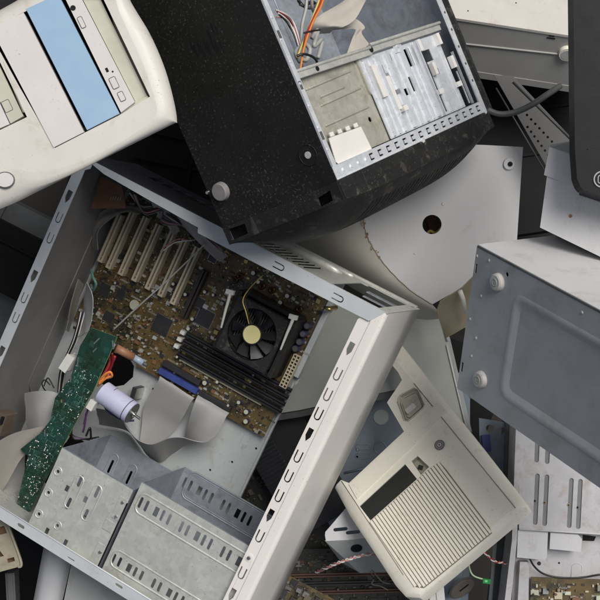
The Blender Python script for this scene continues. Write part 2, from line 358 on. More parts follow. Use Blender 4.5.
sun = bpy.data.objects.new('sun', bpy.data.lights.new('sun', 'SUN')); C.objects.link(sun)
sun.data.energy = 2.4; sun.data.angle = R_(32); sun.data.color = (1, .965, .92)
dv = Vector((math.sin(R_(SUN_AZ))*math.cos(R_(SUN_EL)), math.cos(R_(SUN_AZ))*math.cos(R_(SUN_EL)), math.sin(R_(SUN_EL))))
sun.rotation_euler = dv.to_track_quat('Z', 'Y').to_euler(); sun.location = dv*3
sc.view_settings.view_transform = 'Standard'; sc.view_settings.look = 'None'; sc.view_settings.exposure = 0.25; sc.view_settings.gamma = 1
b = MB(); N_ = 40
rows = [[(-3+6*i/N_, -3+6*j/N_, -.78+.03*math.sin(i*1.7)*math.cos(j*1.3)) for i in range(N_+1)] for j in range(N_+1)]
b.loft(rows); tag(b.build('ground', ground_m), None, None, kind='structure')

# ================================================================== the big open case
K = Fr((.11, -.0175, 0), [[.8519, .4202, -.3124], [-.4486, .8935, -.0214], [.2702, .1584, .9497]])
KW, KL, KD = .4774, .5072, .1775
case = thing('computer_case', K, 'large open computer case with cream slotted rim, motherboard and drive cages inside', 'computer case')
def kx(px, py, z=0): return K.xy(px, py, z)
# left wall with rim
b = MB(); b.X = YZ; b.sheet([(-KL, -KD), (0, -KD), (0, -.001), (-KL, -.001)], [], -KW, -KW+.0012)
b.X = Matrix.Identity(4)
b.tube([(-KW+.0014, -.03, -KD+.045), (-KW+.0014, -.36, -KD+.045), (-KW+.0014, -.385, -KD+.02)], .0012, 5)
b.build('side_wall', inner_pt, case)
holes = []
for i, (px, py) in enumerate([(71,198.5), (61,219), (52,239.5), (35.5,278), (25.5,299), (16.5,318.5), (1.5,353), (-10,378)]):
    x, y = kx(px, py); x = -KW+.008; holes.append(arrow(x, y, -.04, .008, .019) if i in (0, 3, 6) else uslit(x, y, 0, .0085, .015))
b = MB(); b.sheet([(-KW, 0), (-KW, -KL), (-KW+.0155, -KL+.0), (-KW+.0155, -.016), (-KW+.022, -.011), (-KW+.022, 0)], holes, -.0012, 0); b.build('side_rim', rim_pt, case)
# rear wall: vents, power-supply opening
hv = []
for k in range(10):
    sx, sy = 252+5.7*k, 239.6+3.0*k; Q = [K.at(px, py, 0, 1) for px, py in ((sx, sy), (sx+17, sy+1.2), (sx+17, sy+3.3), (sx, sy+2.1))]; hv.append([(q.x, q.z) for q in Q])
q0, q1 = K.at(342, 284, 0, 1), K.at(400, 309, 0, 1)
ps = [(q0.x, -.003), (-.014, -.003), (-.014, -KD+.020), (q0.x+.010, -KD+.020), (q0.x+.010, -KD+.034), (q0.x, -KD+.034)]
sq = lambda x, z, s=.004: [(x, z), (x+s, z), (x+s, z-s), (x, z-s)]
b = MB(); b.X = XZ; b.sheet([(-.245, -KD), (0, -KD), (0, 0), (-.245, 0)], hv+[ps], -.0012, 0)
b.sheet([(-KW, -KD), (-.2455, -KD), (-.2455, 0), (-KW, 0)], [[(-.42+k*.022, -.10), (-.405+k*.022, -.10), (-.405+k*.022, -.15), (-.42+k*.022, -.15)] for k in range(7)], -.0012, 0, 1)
b.X = Matrix.Identity(4)
b.tube(smooth([(-.24, .001, -.125), (-.2, .002, -.12), (-.13, .003, -.122), (-.112, -.001, -.13)]), .0055, 10)
b.tube(smooth([(-.24, .001, -.155), (-.2, .002, -.153), (-.1, .001, -.155)]), .004, 8)
b.box(-.30, -.004, .0003, .0035, -KD, -KD+.008)
for q in (-.13, -.175, -.22): screw(b, (q, 0, -.10), (0, 1, 0), .0028)
b.build('rear_wall', [galv, mat('shaded_wall_paint', (.035, .04, .055), (.02, .024, .034), .5)], case)  # left part painted dark for the shade under tower and bezel
b = MB(); b.box(q0.x+.012, -.018, -.008, -.0065, -KD+.020, -KD+.034); b.box(q0.x+.012, -.018, -.014, -.0125, -KD+.034, -KD+.044)
b.build('opening_lip', galv_d, case)
# rear rim strip
P = K.pts([(97,162), (160,194.5), (219,226.5), (247,243), (325,283), (386,314), (372,325), (262,266.5), (198,233), (198,227.5), (150,200.5), (104,174)])
hs = [uslit(*kx(279, 266.5), math.pi/2, .0085, .016), uslit(*kx(338, 298), math.pi/2, .0085, .016)]
b = MB(); b.sheet([(-KW, 0), (-.004, 0)]+[(-.018, -.019)]+P[7:9]+[P[9]]+P[10:], hs, -.0012, .0006); b.build('rear_rim', rim_pt, case, bevel=.0004)
# cream outer wall on the right: rounded fold, side face, end tab
prof = [(-.0165, -.0005), (-.006, 0)]+[(-.006+.006*math.sin(R_(a)), -.006+.006*math.cos(R_(a))) for a in (15, 30, 45, 60, 75, 90)]+[(0, -.05), (0, -.12), (0, -KD), (-.012, -KD-.001)]
b = MB(); b.loft([[(x, y, z) for x, z in prof] for y in (0, -.12, -.25, -.38, -KL-.01)], .0012)
b.box(-.015, -.0004, -.0010, .0008, -KD, -.001)
for zz in (-.165, -.158): b.cyl((-.008, .0006, zz), (0, 1, 0), .0022, .0006, 10, 1)
b.build('side_panel', [paint, blackdk], case)
xi = kx(271, 500, -.002)[0]
hr = []
rl = [('a',353,351), ('u',341,376.5), ('u',331,397), ('u',321.5,416), ('a',312,437), ('u',301,458.5), ('u',291,478), ('u',281,497.5), ('a',272,517.5), ('u',262,538), ('s',251.5,559), ('u',244.5,575), ('a',234.5,597), ('u',226,614)]
sc_ = []
for t, px, py in rl:
    x, y = kx(px, py, -.002); x = (xi-.017)/2-.0005
    if t == 'a': hr.append(arrow(x, y, -.03, .0075, .019))
    elif t == 'u': hr.append(uslit(x, y, 0, .0095, .017, .0019))
    else: sc_.append((x, y))
y1 = kx(360, 322, -.002)[1]
b = MB(); b.sheet([(-.017, -.0195), (-.017, -KL), (xi, -KL), (xi, -.0235), (xi+.003, -.0195)], hr, -.0035, -.002)
for x, y in sc_: b.cyl((x, y, -.002), (0, 0, 1), .0055, .0008, 20, 0); b.cyl((x, y, -.001), (0, 0, 1), .003, .0022, 14, 1, .0022)
b.build('slotted_rim', [paint, silver], case, bevel=.0003)
# front wall and rim
b = MB(); b.X = XZ
hf = [rect(-KW+.03+i*.009, -.06-j*.008, .006, .003) for i in range(6) for j in range(6)]
b.sheet([(-KW, -KD), (0, -KD), (0, 0), (-KW, 0)], hf, KL-.0012, KL); b.build('front_wall', galv, case)
hs = [stad(*kx(21, 526), .012, .005, 0), stad(*kx(71, 559), .012, .002, 0), stad(*kx(119, 586), .012, .004, 0), stad(*kx(-10, 507), .012, .005, 0)]
yf = kx(60, 543.5)[1]
b = MB(); b.sheet([(-KW, -KL), (-.0165, -KL), (-.0165, yf), (-KW, yf)], hs, -.0012, .0004); b.tube([(-KW, yf, 0), (-.02, yf, 0)], .0012, 6); b.build('front_rim', rim_pt, case)
# tray
zt = -KD
te = K.pts([(335, 305), (300, 385), (296, 391), (245, 500), (180, 640)], zt)
hole = K.pts([(96, 346), (118, 350), (128, 356), (134, 366), (133, 377), (124, 385), (108, 388), (96, 380)], zt)
x0 = te[0][0]; x1 = te[3][0]
b = MB()
b.sheet([(-KW, 0), (x0, 0), (x0, te[1][1]), (x0-.004, te[1][1]-.006), (x0-.004, te[3][1]), (x1+.0, -KL), (-KW, -KL)],
        [hole, [(-.455, -KL+.006), (-.455, -.412), (-.345, -.412), (-.345, -KL+.006)], [(-.33, -KL+.006), (-.33, -.395), (x1-.012, -.395), (x1-.012, -KL+.006)]]+[circ(*kx(px, py, zt), .0018, 8) for px, py in [(256, 448.5), (153, 389), (210, 470), (232, 462)]], zt-.0015, zt)
b.box(x0-.012, x0, te[1][1]+.01, -.004, zt, zt+.012)
b.box(x0-.006, x0-.003, te[3][1], te[1][1], zt, zt+.005)
b.build('tray', tray_pt, case)
# drive cages
zn, zf = -.012, -.158
def cage(nm, TLp, TRp, BLp, BRp, slots_n, slots_f, feat, zn, zf):
    a, c_, d, e = [kx(*p, zn) for p in (TLp, TRp, BLp, BRp)]
    xl, xr, yt, yb = (a[0]+d[0])/2, ((c_[0]+e[0])/2 if nm == 'floppy_cage' else -.004), (a[1]+c_[1])/2, -KL+.003
    root = MB(); root.sheet([(xl, yb), (xr, yb), (xr, yt), (xl, yt)], slots_n(xl, xr, yb, yt), zn-.0011, zn); feat(root, xl, xr, yb, yt, zn)
    o = root.build(nm, [galv, silver, blackdk], case)
    f = MB(); f.sheet([(xl, yb), (xr, yb), (xr, yt), (xl, yt)], slots_f(xl, xr, yb, yt), zf-.0011, zf)
    for p in slots_f(xl, xr, yb, yt)[:0]: pass
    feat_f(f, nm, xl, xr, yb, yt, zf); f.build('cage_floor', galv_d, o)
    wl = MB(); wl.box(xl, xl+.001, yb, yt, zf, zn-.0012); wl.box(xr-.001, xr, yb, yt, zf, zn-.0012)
    wl.box(xl, xr, yt-.001, yt+.0004, zn-.004, zn-.0002); wl.build('cage_side', galv_d, o)  # cage inside in darker steel, its shade put into the colour
    return o
def feat_f(f, nm, xl, xr, yb, yt, z):
    if nm == 'floppy_cage':
        for px, py in [(112, 463), (130.5, 474)]:
            x, y = kx(px, py, z); ring(f, stad(x, y-.008, .046, .013), z, .0013)
        x, y = kx(94, 458, z); ring(f, circ(x, y, .006), z, .0013)
    else:
        x0, y0 = kx(184, 480, z); ring(f, rrect(xl+.012, xr-.006, y0-.024, y0+.019, .01), z, .0015); ring(f, rrect(xl+.015, xr-.009, y0-.021, y0+.016, .008), z, .0008)
def sA(xl, xr, yb, yt):
    h = [stad(*kx(px, py, zn), .018, .0048) for px, py in [(80, 481), (68.5, 503.5), (97, 492), (85.5, 515)]]
    h += [rect(*kx(px, py, zn), .0055, .009) for px, py in [(67, 488.5), (85.5, 499.5), (47, 531), (65.5, 542.5)]]
    h += [circ(*kx(px, py, zn), .0024, 10) for px, py in [(58, 471.5), (48.5, 492.5), (39, 514), (57.5, 525.5)]]
    return h
def sAf(xl, xr, yb, yt): return [stad(kx(px, py, zf)[0], kx(px, py, zf)[1]-.006, .022, .004) for px, py in [(112, 463), (130.5, 474)]]+[circ(*kx(94, 458, zf), .003, 10)]
def fA(b, xl, xr, yb, yt, z):
    for px, py, L in [(74, 492, .050), (91.5, 503, .054)]:
        x, y = kx(px, py, z); ring(b, stad(x, y, L, .0135), z, .0013)
    for px, py in [(58, 471.5), (48.5, 492.5), (39, 514), (57.5, 525.5)]:
        x, y = kx(px, py, z); ring(b, circ(x, y, .0058), z, .0011)
    b.box(xr-.014, xr-.0035, yb+.006, yb+.040, z, z+.0012, 0); b.box(xr-.013, xr-.001, yt-.048, yt-.016, z, z+.0012, 0)
    b.box(xr-.018, xr-.004, yt-.068, yt-.054, z, z+.0016, 0)
    for px, py in [(123, 502.5), (100.5, 552), (116.5, 516.5)]:
        x, y = kx(px, py, z); screw(b, (x, y, z+.0014), r=.0026, mi=1)
    b.box(xr-.0012, xr+.0006, yb, yt-.02, z-.001, z+.0004, 2)
oA = cage('floppy_cage', (63, 448.5), (132.5, 490), (28.5, 520.5), (99, 567), sA, sAf, fA, zn, zf)
def brow(px, py, n, z, L=.013, start=0):
    x, y = kx(px, py, z); h = []; n = min(n, 5*int((-.012-x)/.0662)+4); pat = [0, .0098, .0255, .0358, .0462]; per = .0662
    for i in range(n):
        k, r_ = divmod(i+start, 5); dx = pat[r_]+k*per-pat[start]
        h.append(rect(x+dx, y, .0068, L*.82) if r_ == 2 else stad(x+dx, y, L, .0042))
    return h
def sB(xl, xr, yb, yt): return brow(140.5, 502.5, 16, zn, .0165)+brow(113.5, 558.5, 16, zn, .0145)
def sBf(xl, xr, yb, yt): return brow(184.5, 482.5, 14, zf, .017)
def fB(b, xl, xr, yb, yt, z):
    for py0, lo in (((140.5, 502.5), .015), ((113.5, 558.5), .0105)):
        x, y = kx(*py0, z)
        ring(b, rrect(xl+.006, -.02, y-lo, y+.014, .009), z, .0017)
oB = cage('drive_bay_cage', (142, 481), (420, 650), (103, 567.5), (380, 700), sB, sBf, fB, zn, zf)

# ---------------- motherboard
zb = -KD+.012
c0 = kx(263.5, 437.5, zb); bx1 = c0[0]; by0 = c0[1]; bx0 = -KW+.012; by1 = -.008
pk = K.pts([(263.5, 437.5), (195, 401), (150, 372), (138, 360), (90, 335), (90, 200)], zb)
b = MB(); b.sheet([(bx0, by1), (bx0, pk[4][1]+.01), (pk[3][0], pk[4][1]+.01), (pk[3][0], by0), (bx1, by0), (bx1, by1)], [], zb-.0016, zb)
board = b.build('motherboard', pcb_br, case)
z1 = zb
avoid = []
def av(px, py, z, rx, ry): x, y = kx(px, py, z); avoid.append((x-rx, x+rx, y-ry, y+ry))
slots = [((121,215), (97.3,260)), ((133.3,212), (105.9,266.7)), ((144.8,216.5), (119.5,274)), ((157.9,224), (132.8,280)), ((172,232), (146,288)), ((184,238.7), (159.5,295.5)), ((196,246.7), (172,303.5))]
for i, (t, u) in enumerate(slots):
    a, d = kx(*t, zb+.012), kx(*u, zb+.012); x = (a[0]+d[0])/2+.001; w2 = .0042
    b = MB(); b.box(x-w2, x-.0012, d[1], a[1], zb, zb+.012); b.box(x+.0012, x+w2, d[1], a[1], zb, zb+.012)
    b.box(x-w2, x+w2, d[1]-.001, d[1]+.002, zb, zb+.0118); b.box(x-.0008, x+.0008, d[1]+.0065, d[1]+.008, zb, zb+.0118)
    b.box(x-.0011, x+.0011, d[1]+.002, a[1], zb, zb+.004, 1)
    b.box(x-w2-.0004, x-w2, d[1]+.001, a[1]-.001, zb+.002, zb+.0095, 1); b.build('expansion_slot', [tan_pl, chipm], board)
    avoid.append((x-w2-.001, x+w2+.001, d[1]-.001, a[1]))
a, d = kx(205, 271, zb+.010), kx(182.5, 317, zb+.010)
b = MB(); b.box(a[0]-.006, a[0]-.001, d[1], a[1], zb, zb+.010); b.box(a[0]+.001, a[0]+.004, d[1], a[1], zb, zb+.010); b.build('graphics_slot', dkbrown, board); avoid.append((a[0]-.007, a[0]+.005, d[1], a[1]))
for px, py, s in [(104.8,289.3,.017), (120.8,294.7,.013), (108.8,317,.015), (162,325,.026), (213,258,.012), (200,303,.014), (205,318,.024), (176,273+60,.0)]:
    if not s: continue
    x, y = kx(px, py, zb); b = MB(); b.box(x-s/2, x+s/2, y-s/2, y+s/2, zb, zb+.0022)
    for k in range(int(s/.0016)):
        t = -s/2+.001+k*.0016
        for sx in (-1, 1): b.box(x+sx*(s/2), x+sx*(s/2+.0014), y+t, y+t+.0007, zb, zb+.0008, 1); b.box(x+t, x+t+.0007, y+sx*(s/2), y+sx*(s/2+.0014), zb, zb+.0008, 1)
    b.build('chip', [chipm, silver], board); avoid.append((x-s/2-.002, x+s/2+.002, y-s/2-.002, y+s/2+.002))
x, y = kx(135.5, 304.8, zb); b = MB(); b.cyl((x, y, zb), (0, 0, 1), .0088, .004, 28, 0); b.cyl((x, y, zb+.004), (0, 0, 1), .0075, .0004, 28, 1); b.build('button_cell', [brass, captop], board); avoid.append((x-.009, x+.009, y-.009, y+.009))
# processor cooler
zc = zb+.058
cx, cy = kx(251.5, 334.5, zc); s = .041
b = MB(); b.sheet([(cx-s, cy-s), (cx+s, cy-s), (cx+s, cy+s), (cx-s, cy+s)], [circ(cx, cy, .0365, 40)], zc-.006, zc-.001)
for a in range(4):
    t = R_(45+90*a); b.cyl((cx+math.cos(t)*.051, cy+math.sin(t)*.051, zc-.001), (0, 0, 1), .0045, .001, 14)
for a in range(3): t = R_(20+120*a); b.rbox(cx+math.cos(t)*.026, cy+math.sin(t)*.026, .026, .003, t, zc-.018, zc-.015)
b.loft([[(cx+math.cos(2*math.pi*k/40)*.0365, cy+math.sin(2*math.pi*k/40)*.0365, z) for k in range(40)] for z in (zc-.001, zc-.022)], closed=True)
for k in range(4): b.box(cx-s-.001+k*0, cx-s+.001, cy-s+.02*k, cy-s+.02*k+.012, zc-.03, zc-.006)
for a in range(9):                                                     # blades
    t0 = 2*math.pi*a/9; rows = []
    for rr in (.0125, .02, .028, .0345):
        rows.append([(cx+math.cos(t0+u*(.46)+rr*6)*rr, cy+math.sin(t0+u*(.46)+rr*6)*rr, zc-.004-u*.009) for u in (0, .5, 1)])
    b.loft(rows, .0008, 1)
b.cyl((cx, cy, zc-.016), (0, 0, 1), .0145, .0148, 32, 0); b.cyl((cx, cy, zc-.0012), (0, 0, 1), .0128, .0004, 32, 2)
b.build('cooling_fan', [blackpl, blk_gloss, yellow_st], board)
b = MB()
for k in range(22): b.box(cx-s+.002+k*.0037, cx-s+.0032+k*.0037, cy-s+.003, cy+s-.003, zb+.008, zc-.024)
b.box(cx-s, cx+s, cy-s, cy+s, zb+.003, zb+.009); b.build('heat_sink', greydark, board)
avoid.append((cx-.055, cx+.055, cy-.058, cy+.052))
for (p, q) in [((231, 293), (219.5, 328)), ((294, 318), (279, 350))]:
    a, d = kx(*p, zc+.002), kx(*q, zc+.002); b = MB(); A, D = Vector((*a, zc+.004)), Vector((*d, zc-.004))
    b.tube([A, A.lerp(D, .5)+Vector((0, 0, .001)), D], .0026, 8, r2=.0016); b.rbox(a[0]-.001, a[1]+.001, .012, .0065, .2, zc+.0008, zc+.006)
    b.build('clip_lever', white_pl, board, bevel=.0006)
b = MB()
for sx in (-1, 1): b.box(cx+sx*(s+.004)-.0035, cx+sx*(s+.004)+.0035, cy-s-.004, cy+s+.004, zb, zc-.012)
for sy in (-1, 1): b.box(cx-s-.004, cx+s+.004, cy+sy*(s+.004)-.003, cy+sy*(s+.004)+.003, zb, zc-.022)
b.build('cooler_bracket', blackpl, board, bevel=.001)
# memory slots
a, d = kx(184, 338, zb+.009), kx(285, 392, zb+.009)
x0_, x1_ = a[0], d[0]+.006; yy = kx(180, 349, zb)[1]
for k in range(4):
    y = kx(184+k*-2.6, 336+k*7.0, zb+.009)[1]+.004
    b = MB(); b.box(x0_, x1_, y-.0030, y-.0007, zb, zb+.009); b.box(x0_, x1_, y+.0007, y+.0030, zb, zb+.009); b.box(x0_, x1_, y-.0007, y+.0007, zb, zb+.004)
    if k < 3: b.box(x0_-.008, x0_-.001, y-.0028, y+.0028, zb, zb+.013, 1)
    b.build('memory_slot', [blk_gloss, white_pl], board); avoid.append((x0_-.008, x1_, y-.004, y+.004))
a, d = kx(182, 359, zb+.006), kx(262, 403, zb+.006)
b = MB(); b.box(a[0], d[0], a[1]-.0035, a[1]+.0015, zb, zb+.006)
for k in range(42): b.cyl((a[0]+.003+k*(d[0]-a[0]-.006)/41, a[1]-.001, zb+.006), (0, 0, 1), .0006, .0006, 6, 1)
b.build('pin_header', [tanpl, brass], board); avoid.append((a[0], d[0], a[1]-.004, a[1]+.002))
# power connector
a, d = kx(298, 356, zb+.012), kx(281.5, 387, zb+.012); x = (a[0]+d[0])/2; n = 10; L = a[1]-d[1]
b = MB(); b.sheet([(x-.0055, d[1]), (x+.0055, d[1]), (x+.0055, a[1]), (x-.0055, a[1])], [rect(x+sx*.0026, d[1]+L*(k+.5)/n, .0036, L/n*.72) for sx in (-1, 1) for k in range(n)], zb+.002, zb+.012)
b.box(x-.005, x+.005, d[1], a[1], zb, zb+.003, 1); b.build('power_connector', [tan_pl, chipm], board); avoid.append((x-.006, x+.006, d[1], a[1]))
for px, py in [(306.7,326), (302.7,334), (299,342), (295,348.7)]:
    x, y = kx(px, py, zb+.014); b = MB(); b.cyl((x, y, zb), (0, 0, 1), .0048, .0138, 18, 0, cap=0); b.cyl((x, y, zb+.0138), (0, 0, 1), .0038, .0004, 16, 1); b.build('capacitor', [capblue, greydark], board)
    avoid.append((x-.005, x+.005, y-.005, y+.005))
for px, py, r in [(253,273,.0032), (258,282,.0028), (287,296,.0032), (280,302.5,.0032), (204.5,292,.0025), (213,295,.0022), (185,294.5,.0026), (188,328.7,.003), (192,319,.0027), (204.5,383,.0036), (217,382,.0024), (228,405.5,.002), (238.5,402.5,.0028), (246,412,.0036), (245.5,421.5,.0036), (176.8,357,.002), (153,291,.0028), (173,284,.0025), (115,283,.002)]:
    x, y = kx(px, py, zb+.009); b = MB(); b.cyl((x, y, zb), (0, 0, 1), r*1.05, .0088, 16, 0, cap=0); b.cyl((x, y, zb+.0088), (0, 0, 1), r*.92, .0004, 14, 1); b.build('capacitor', [capblue, captop], board)
    avoid.append((x-r, x+r, y-r, y+r))
for px, py in [(272,290), (299,309), (262,286), (235,280), (240,276)]:
    x, y = kx(px, py, zb+.004); b = MB(); pts = [(x+.0035*math.cos(t/24*2*math.pi), y+.0035*math.sin(t/24*2*math.pi), zb+.004) for t in range(24)]
    b.tube(pts, .0018, 8, closed=True); b.build('coil', copper, board)
# drive connectors
for (p, q, m, zz, hh) in [((159, 369), (196, 393), 0, .010, .0045), ((163, 361.5), (199, 384.5), 1, .008, .0042), ((199, 392), (229, 411.5), 1, .009, .0045)]:
    a, d = kx(*p, zb+zz), kx(*q, zb+zz); y = (a[1]+d[1])/2
    one(lambda b: (b.box(a[0], d[0], y-hh, y+hh, zb, zb+zz)), 'drive_connector', bluepl2 if m == 0 else chipm, board, bevel=.0006); avoid.append((a[0], d[0], y-hh, y+hh))
b = MB(); clutter(b, bx0+.004, bx1-.003, by0+.003, by1-.004, zb, 2300, 9, avoid, 0, .005, .003)
tag(b.build('small_components', [chipm, tanpl, greymid, dkbrown, galv_o, chipm, brownbd, tanpl, brass], board), None, None, kind='stuff')
# brass screw by the rim corner
x, y = kx(327, 308.5, zb+.03); b = MB(); b.tube([(x-.004, y, zb+.03), (x+.006, y+.001, zb+.031)], .0022, 8); b.cyl((x, y, -KD), (0, 0, 1), .0035, .04, 12); b.build('standoff', brass, case)

# ---------------- things lying inside the case
# brown board in the corner
P = K.pts([(101, 176), (122, 186), (126, 208), (91, 208.5)], -.07)
tag(one(lambda b: (b.sheet(P, [], -.0716, -.07, 0), [b.tube([(*K.xy(110+k*2.5, 200, -.07), -.07), (*K.xy(112+k*2.5, 196, -.07), -.068)], .0006, 5, 1) for k in range(5)]), 'circuit_board', [brownbd, tanpl], None, frame=K), 'small brown circuit board wedged in the upper left corner of the open case', 'circuit board')
# green board
zg = -.068
g = [(91, 327.5), (117, 337), (106.5, 361), (93.3, 391), (79.5, 416), (62.7, 446), (45, 481), (29, 514), (17, 503), (28, 456), (20.5, 449), (40, 433.5), (50.5, 420), (55, 398), (71, 377), (80, 346)]
G = K.pts(g, zg); b = MB(); b.sheet(G, [rect(*kx(63.5, 401, zg), .008, .005, .5)], zg-.0018, zg, 0, 1)
gb = tag(b.build('circuit_board', [pcb_gr, pcb_ed], None, frame=K), 'long green circuit board dotted with solder, lying across the left of the open case', 'circuit board')
b = MB(); n = 0
def inside(x, y, P):
    r = False
    for i in range(len(P)):
        (x0, y0), (x1, y1) = P[i], P[i-1]
        if (y0 > y) != (y1 > y) and x < (x1-x0)*(y-y0)/(y1-y0)+x0: r = not r
    return r
u0, v0 = G[7]; ua = Vector((G[1][0]-G[7][0], G[1][1]-G[7][1])).normalized(); ub = Vector((-ua.y, ua.x))
for i in range(90):
    for j in range(-2, 18):
        if random.random() > (.36 if i < 38 else .22): continue
        p = Vector((u0, v0))+ua*(i*.0026)+ub*(j*.0026)+Vector((random.uniform(-.0006, .0006), random.uniform(-.0006, .0006)))
        if inside(p.x, p.y, G) and n < 420:
            r = random.choice((.0006, .0007, .0008, .0013)); b.cyl((p.x, p.y, zg), (0, 0, 1), r, .0007, 7, 0, r*.5); n += 1
tag(b.build('solder_joints', silver, gb), None, None, kind='stuff')
b = MB(); nt_ = 0
while nt_ < 42:
    p = Vector((u0, v0))+ua*random.uniform(.06, .235)+ub*random.uniform(0, .034); Q = [p]; dd_ = random.choice((0, 1))
    for k in range(random.randint(2, 4)): p = p+(ua if dd_ else ub)*random.choice((-1, 1))*random.uniform(.003, .012); Q.append(p); dd_ = 1-dd_
    nt_ += 1
    if all(inside(q.x, q.y, G) for q in Q):
        for q0_, q1_ in zip(Q, Q[1:]): b.tube([(q0_.x, q0_.y, zg), (q1_.x, q1_.y, zg)], .00035, 4)
tag(b.build('tracks', mat('pale_track', (.08, .22, .17), (.06, .17, .13), .4), gb), None, None, kind='stuff')
b = MB()
for px, py, L, a in [(97, 341, .012, .3), (113, 344, .010, 1.2), (78, 362, .014, 1.0), (71, 378, .012, 1.0), (95, 350, .008, .3), (45, 433, .01, 1.1), (70, 392, .008, .2)]:
    x, y = kx(px, py, zg); b.rbox(x, y, L, .0018, a+.9, zg, zg+.0012)
tag(b.build('solder_bars', silver, gb), None, None, kind='stuff')
# capacitor can
zc_ = -.085
a, d = K.at(103, 392, zc_), K.at(132, 413, zc_); ax = (d-a).normalized()
b = MB(); b.cyl(a, ax, .0165, (d-a).length, 36, 0); b.cyl(d-ax*.0001, ax, .0158, .0012, 36, 1); b.cyl(d+ax*.001, ax, .0045, .003, 16, 2); b.cyl(d+ax*.003, ax, .002, .012, 10, 2)
cc = a.lerp(d, .86); u_ = ax.cross(Vector((0, 0, 1))).normalized(); w_ = u_.cross(ax)
b.tube([cc+(u_*math.cos(R_(t))+w_*math.sin(R_(t)))*.0166 for t in range(0, 181, 12)], .0006, 5, 3)
b.tube([cc-ax*.03+(u_*math.cos(R_(t))+w_*math.sin(R_(t)))*.0166 for t in range(150, 191, 10)], .0005, 5, 3)
tag(b.build('capacitor_can', [lilac, greydark, silver, blackdk], None, frame=K, bevel=.0008), 'fat lilac cylinder capacitor with a metal stud, beside the green board', 'capacitor')
# little black standing part
x, y = kx(133, 393, -.15); tag(one(lambda b: (b.rbox(x, y, .006, .017, .15, -KD, -.15, 0), b.rbox(x+.0042, y, .0012, .017, .15, -KD, -.149, 1)), 'transistor', [chipm, silver], None, frame=K), 'small black transistor with a silver edge standing behind the lilac capacitor', 'transistor')
# coil stub and connector by the board
a, d = K.at(116, 348, -.10), K.at(133, 357, -.12); e_ = K.at(143, 363, -.125)
b = MB(); b.tube([a, d], .0062, 12, 0); b.tube([d, e_], .0050, 12, 1); b.tube([e_, e_+(e_-d)*.4], .003, 10, 2)
tag(b.build('cable_plug', [mat('copper_sleeve', (.34, .17, .09), (.25, .12, .07), .5), mat('pale_blue_plug', (.36, .45, .55), None, .4), greydark], None, frame=K), 'copper brown cable plug with a pale blue tip beside the green board', 'plug')
def wire(name, pts, r, m, label, cat='wire', fr=K, group=None, closed=False):
    b = MB()
    P = [[fr.at(*p[:2], p[2]) for p in line] for line in (pts if isinstance(pts[0], list) else [pts])]
    for i, L in enumerate(P): b.tube(smooth(L), r, 6, i if isinstance(m, list) else 0)
    return tag(b.build(name, m, None, frame=fr), label, cat, group)
wire('wire_bundle', [[(109, 352, -.09), (110, 362, -.10), (103, 376, -.10)], [(112, 353, -.09), (112, 364, -.10), (105, 377, -.10)], [(115, 356, -.10), (111, 366, -.105), (107, 379, -.10)]], .0022, [redw, marw, redw], 'dark red wires emerging from under the green board', 'wires')
wire('wire_bundle', [[(98, 382, -.08), (104, 375, -.075), (110, 372, -.075), (112, 376, -.08), (108, 378, -.09)], [(98, 386, -.085), (105, 379, -.08), (111, 376, -.08)], [(99, 384, -.08), (103, 378, -.08), (107, 374, -.085)]], .0017, [orangew]*3, 'curled orange wires between green board and lilac capacitor', 'wires')
wire('wire_bundle', [[(84, 424, -.10), (86, 416, -.09), (88, 409, -.08)], [(83, 432, -.11), (85, 424, -.10), (86, 414, -.09)], [(86, 436, -.12), (90, 428, -.12), (91, 438, -.13)]], .0016, [purplew, purplew, blackw], 'purple wires hanging beside the lower half of the green board', 'wires')
x, y = kx(91.5, 405, -.075); tag(one(lambda b: b.rbox(x, y, .010, .015, -.1, -.085, -.073), 'wire_plug', white_pl, None, frame=K, bevel=.001), 'small white wire plug under the edge of the green board', 'plug')
wire('wire_bundle', [[(100+k*.6, 399+k, -.08), (108, 410+k*.8, -.09), (124, 420+k*.4, -.10), (134, 421-k*.5, -.11)] for k in range(3)], .0010, [capblue, bluepl2, blackw], 'thin blue wires under the lilac capacitor', 'wires')
# pale straw-like rod
wire('thin_rod', [(113, 330, -.12), (140, 305, -.11), (170, 278, -.105), (206, 243, -.10)], .0012, greyw, 'thin pale rod lying diagonally across the tan slots', 'rod')
wire('wire_bundle', [[(163, 248, -.12), (172, 242, -.11), (180, 239, -.11), (192, 241, -.12)], [(163, 251, -.12), (174, 243, -.11), (184, 241, -.11), (193, 240, -.12)]], .0009, [pinkw, whitew], 'fine pink and white wires bridging the tan slots', 'wires')
wire('fan_wire', [[(249, 324, -.105), (246, 312, -.09), (243, 300, -.09), (250, 288, -.11), (262, 276, -.14)], [(250, 324, -.105), (248, 312, -.09), (245, 300, -.09), (252, 289, -.11)]], .0008, [yelloww, dkbrown], 'thin yellow fan lead running from the yellow fan hub', 'wire')
def ribbon(rows, m, label, th=.0009, fr=K, cat='ribbon cable', n=5, sub=8):
    L = smooth([fr.at(*a) for a, d in rows], sub); R = smooth([fr.at(*d) for a, d in rows], sub)
    b = MB(); b.loft([[l.lerp(r, k/n)+Vector((0, 0, .0012*math.sin(k*2.1+i*.23))) for k in range(n+1)] for i, (l, r) in enumerate(zip(L, R))], th)
    return tag(b.build('ribbon_cable', m, None, frame=fr), label, cat)
ribbon([((160, 376, -.150), (194, 398, -.150)), ((158, 382, -.150), (191, 402, -.148)), ((149, 396, -.160), (184, 416, -.155)), ((143, 410, -.168), (176, 428, -.165)), ((142, 426, -.170), (164, 440, -.170)), ((140, 440, -.172), (152, 452, -.172))], rib_g, 'grey ribbon cable dropping from the blue connector')
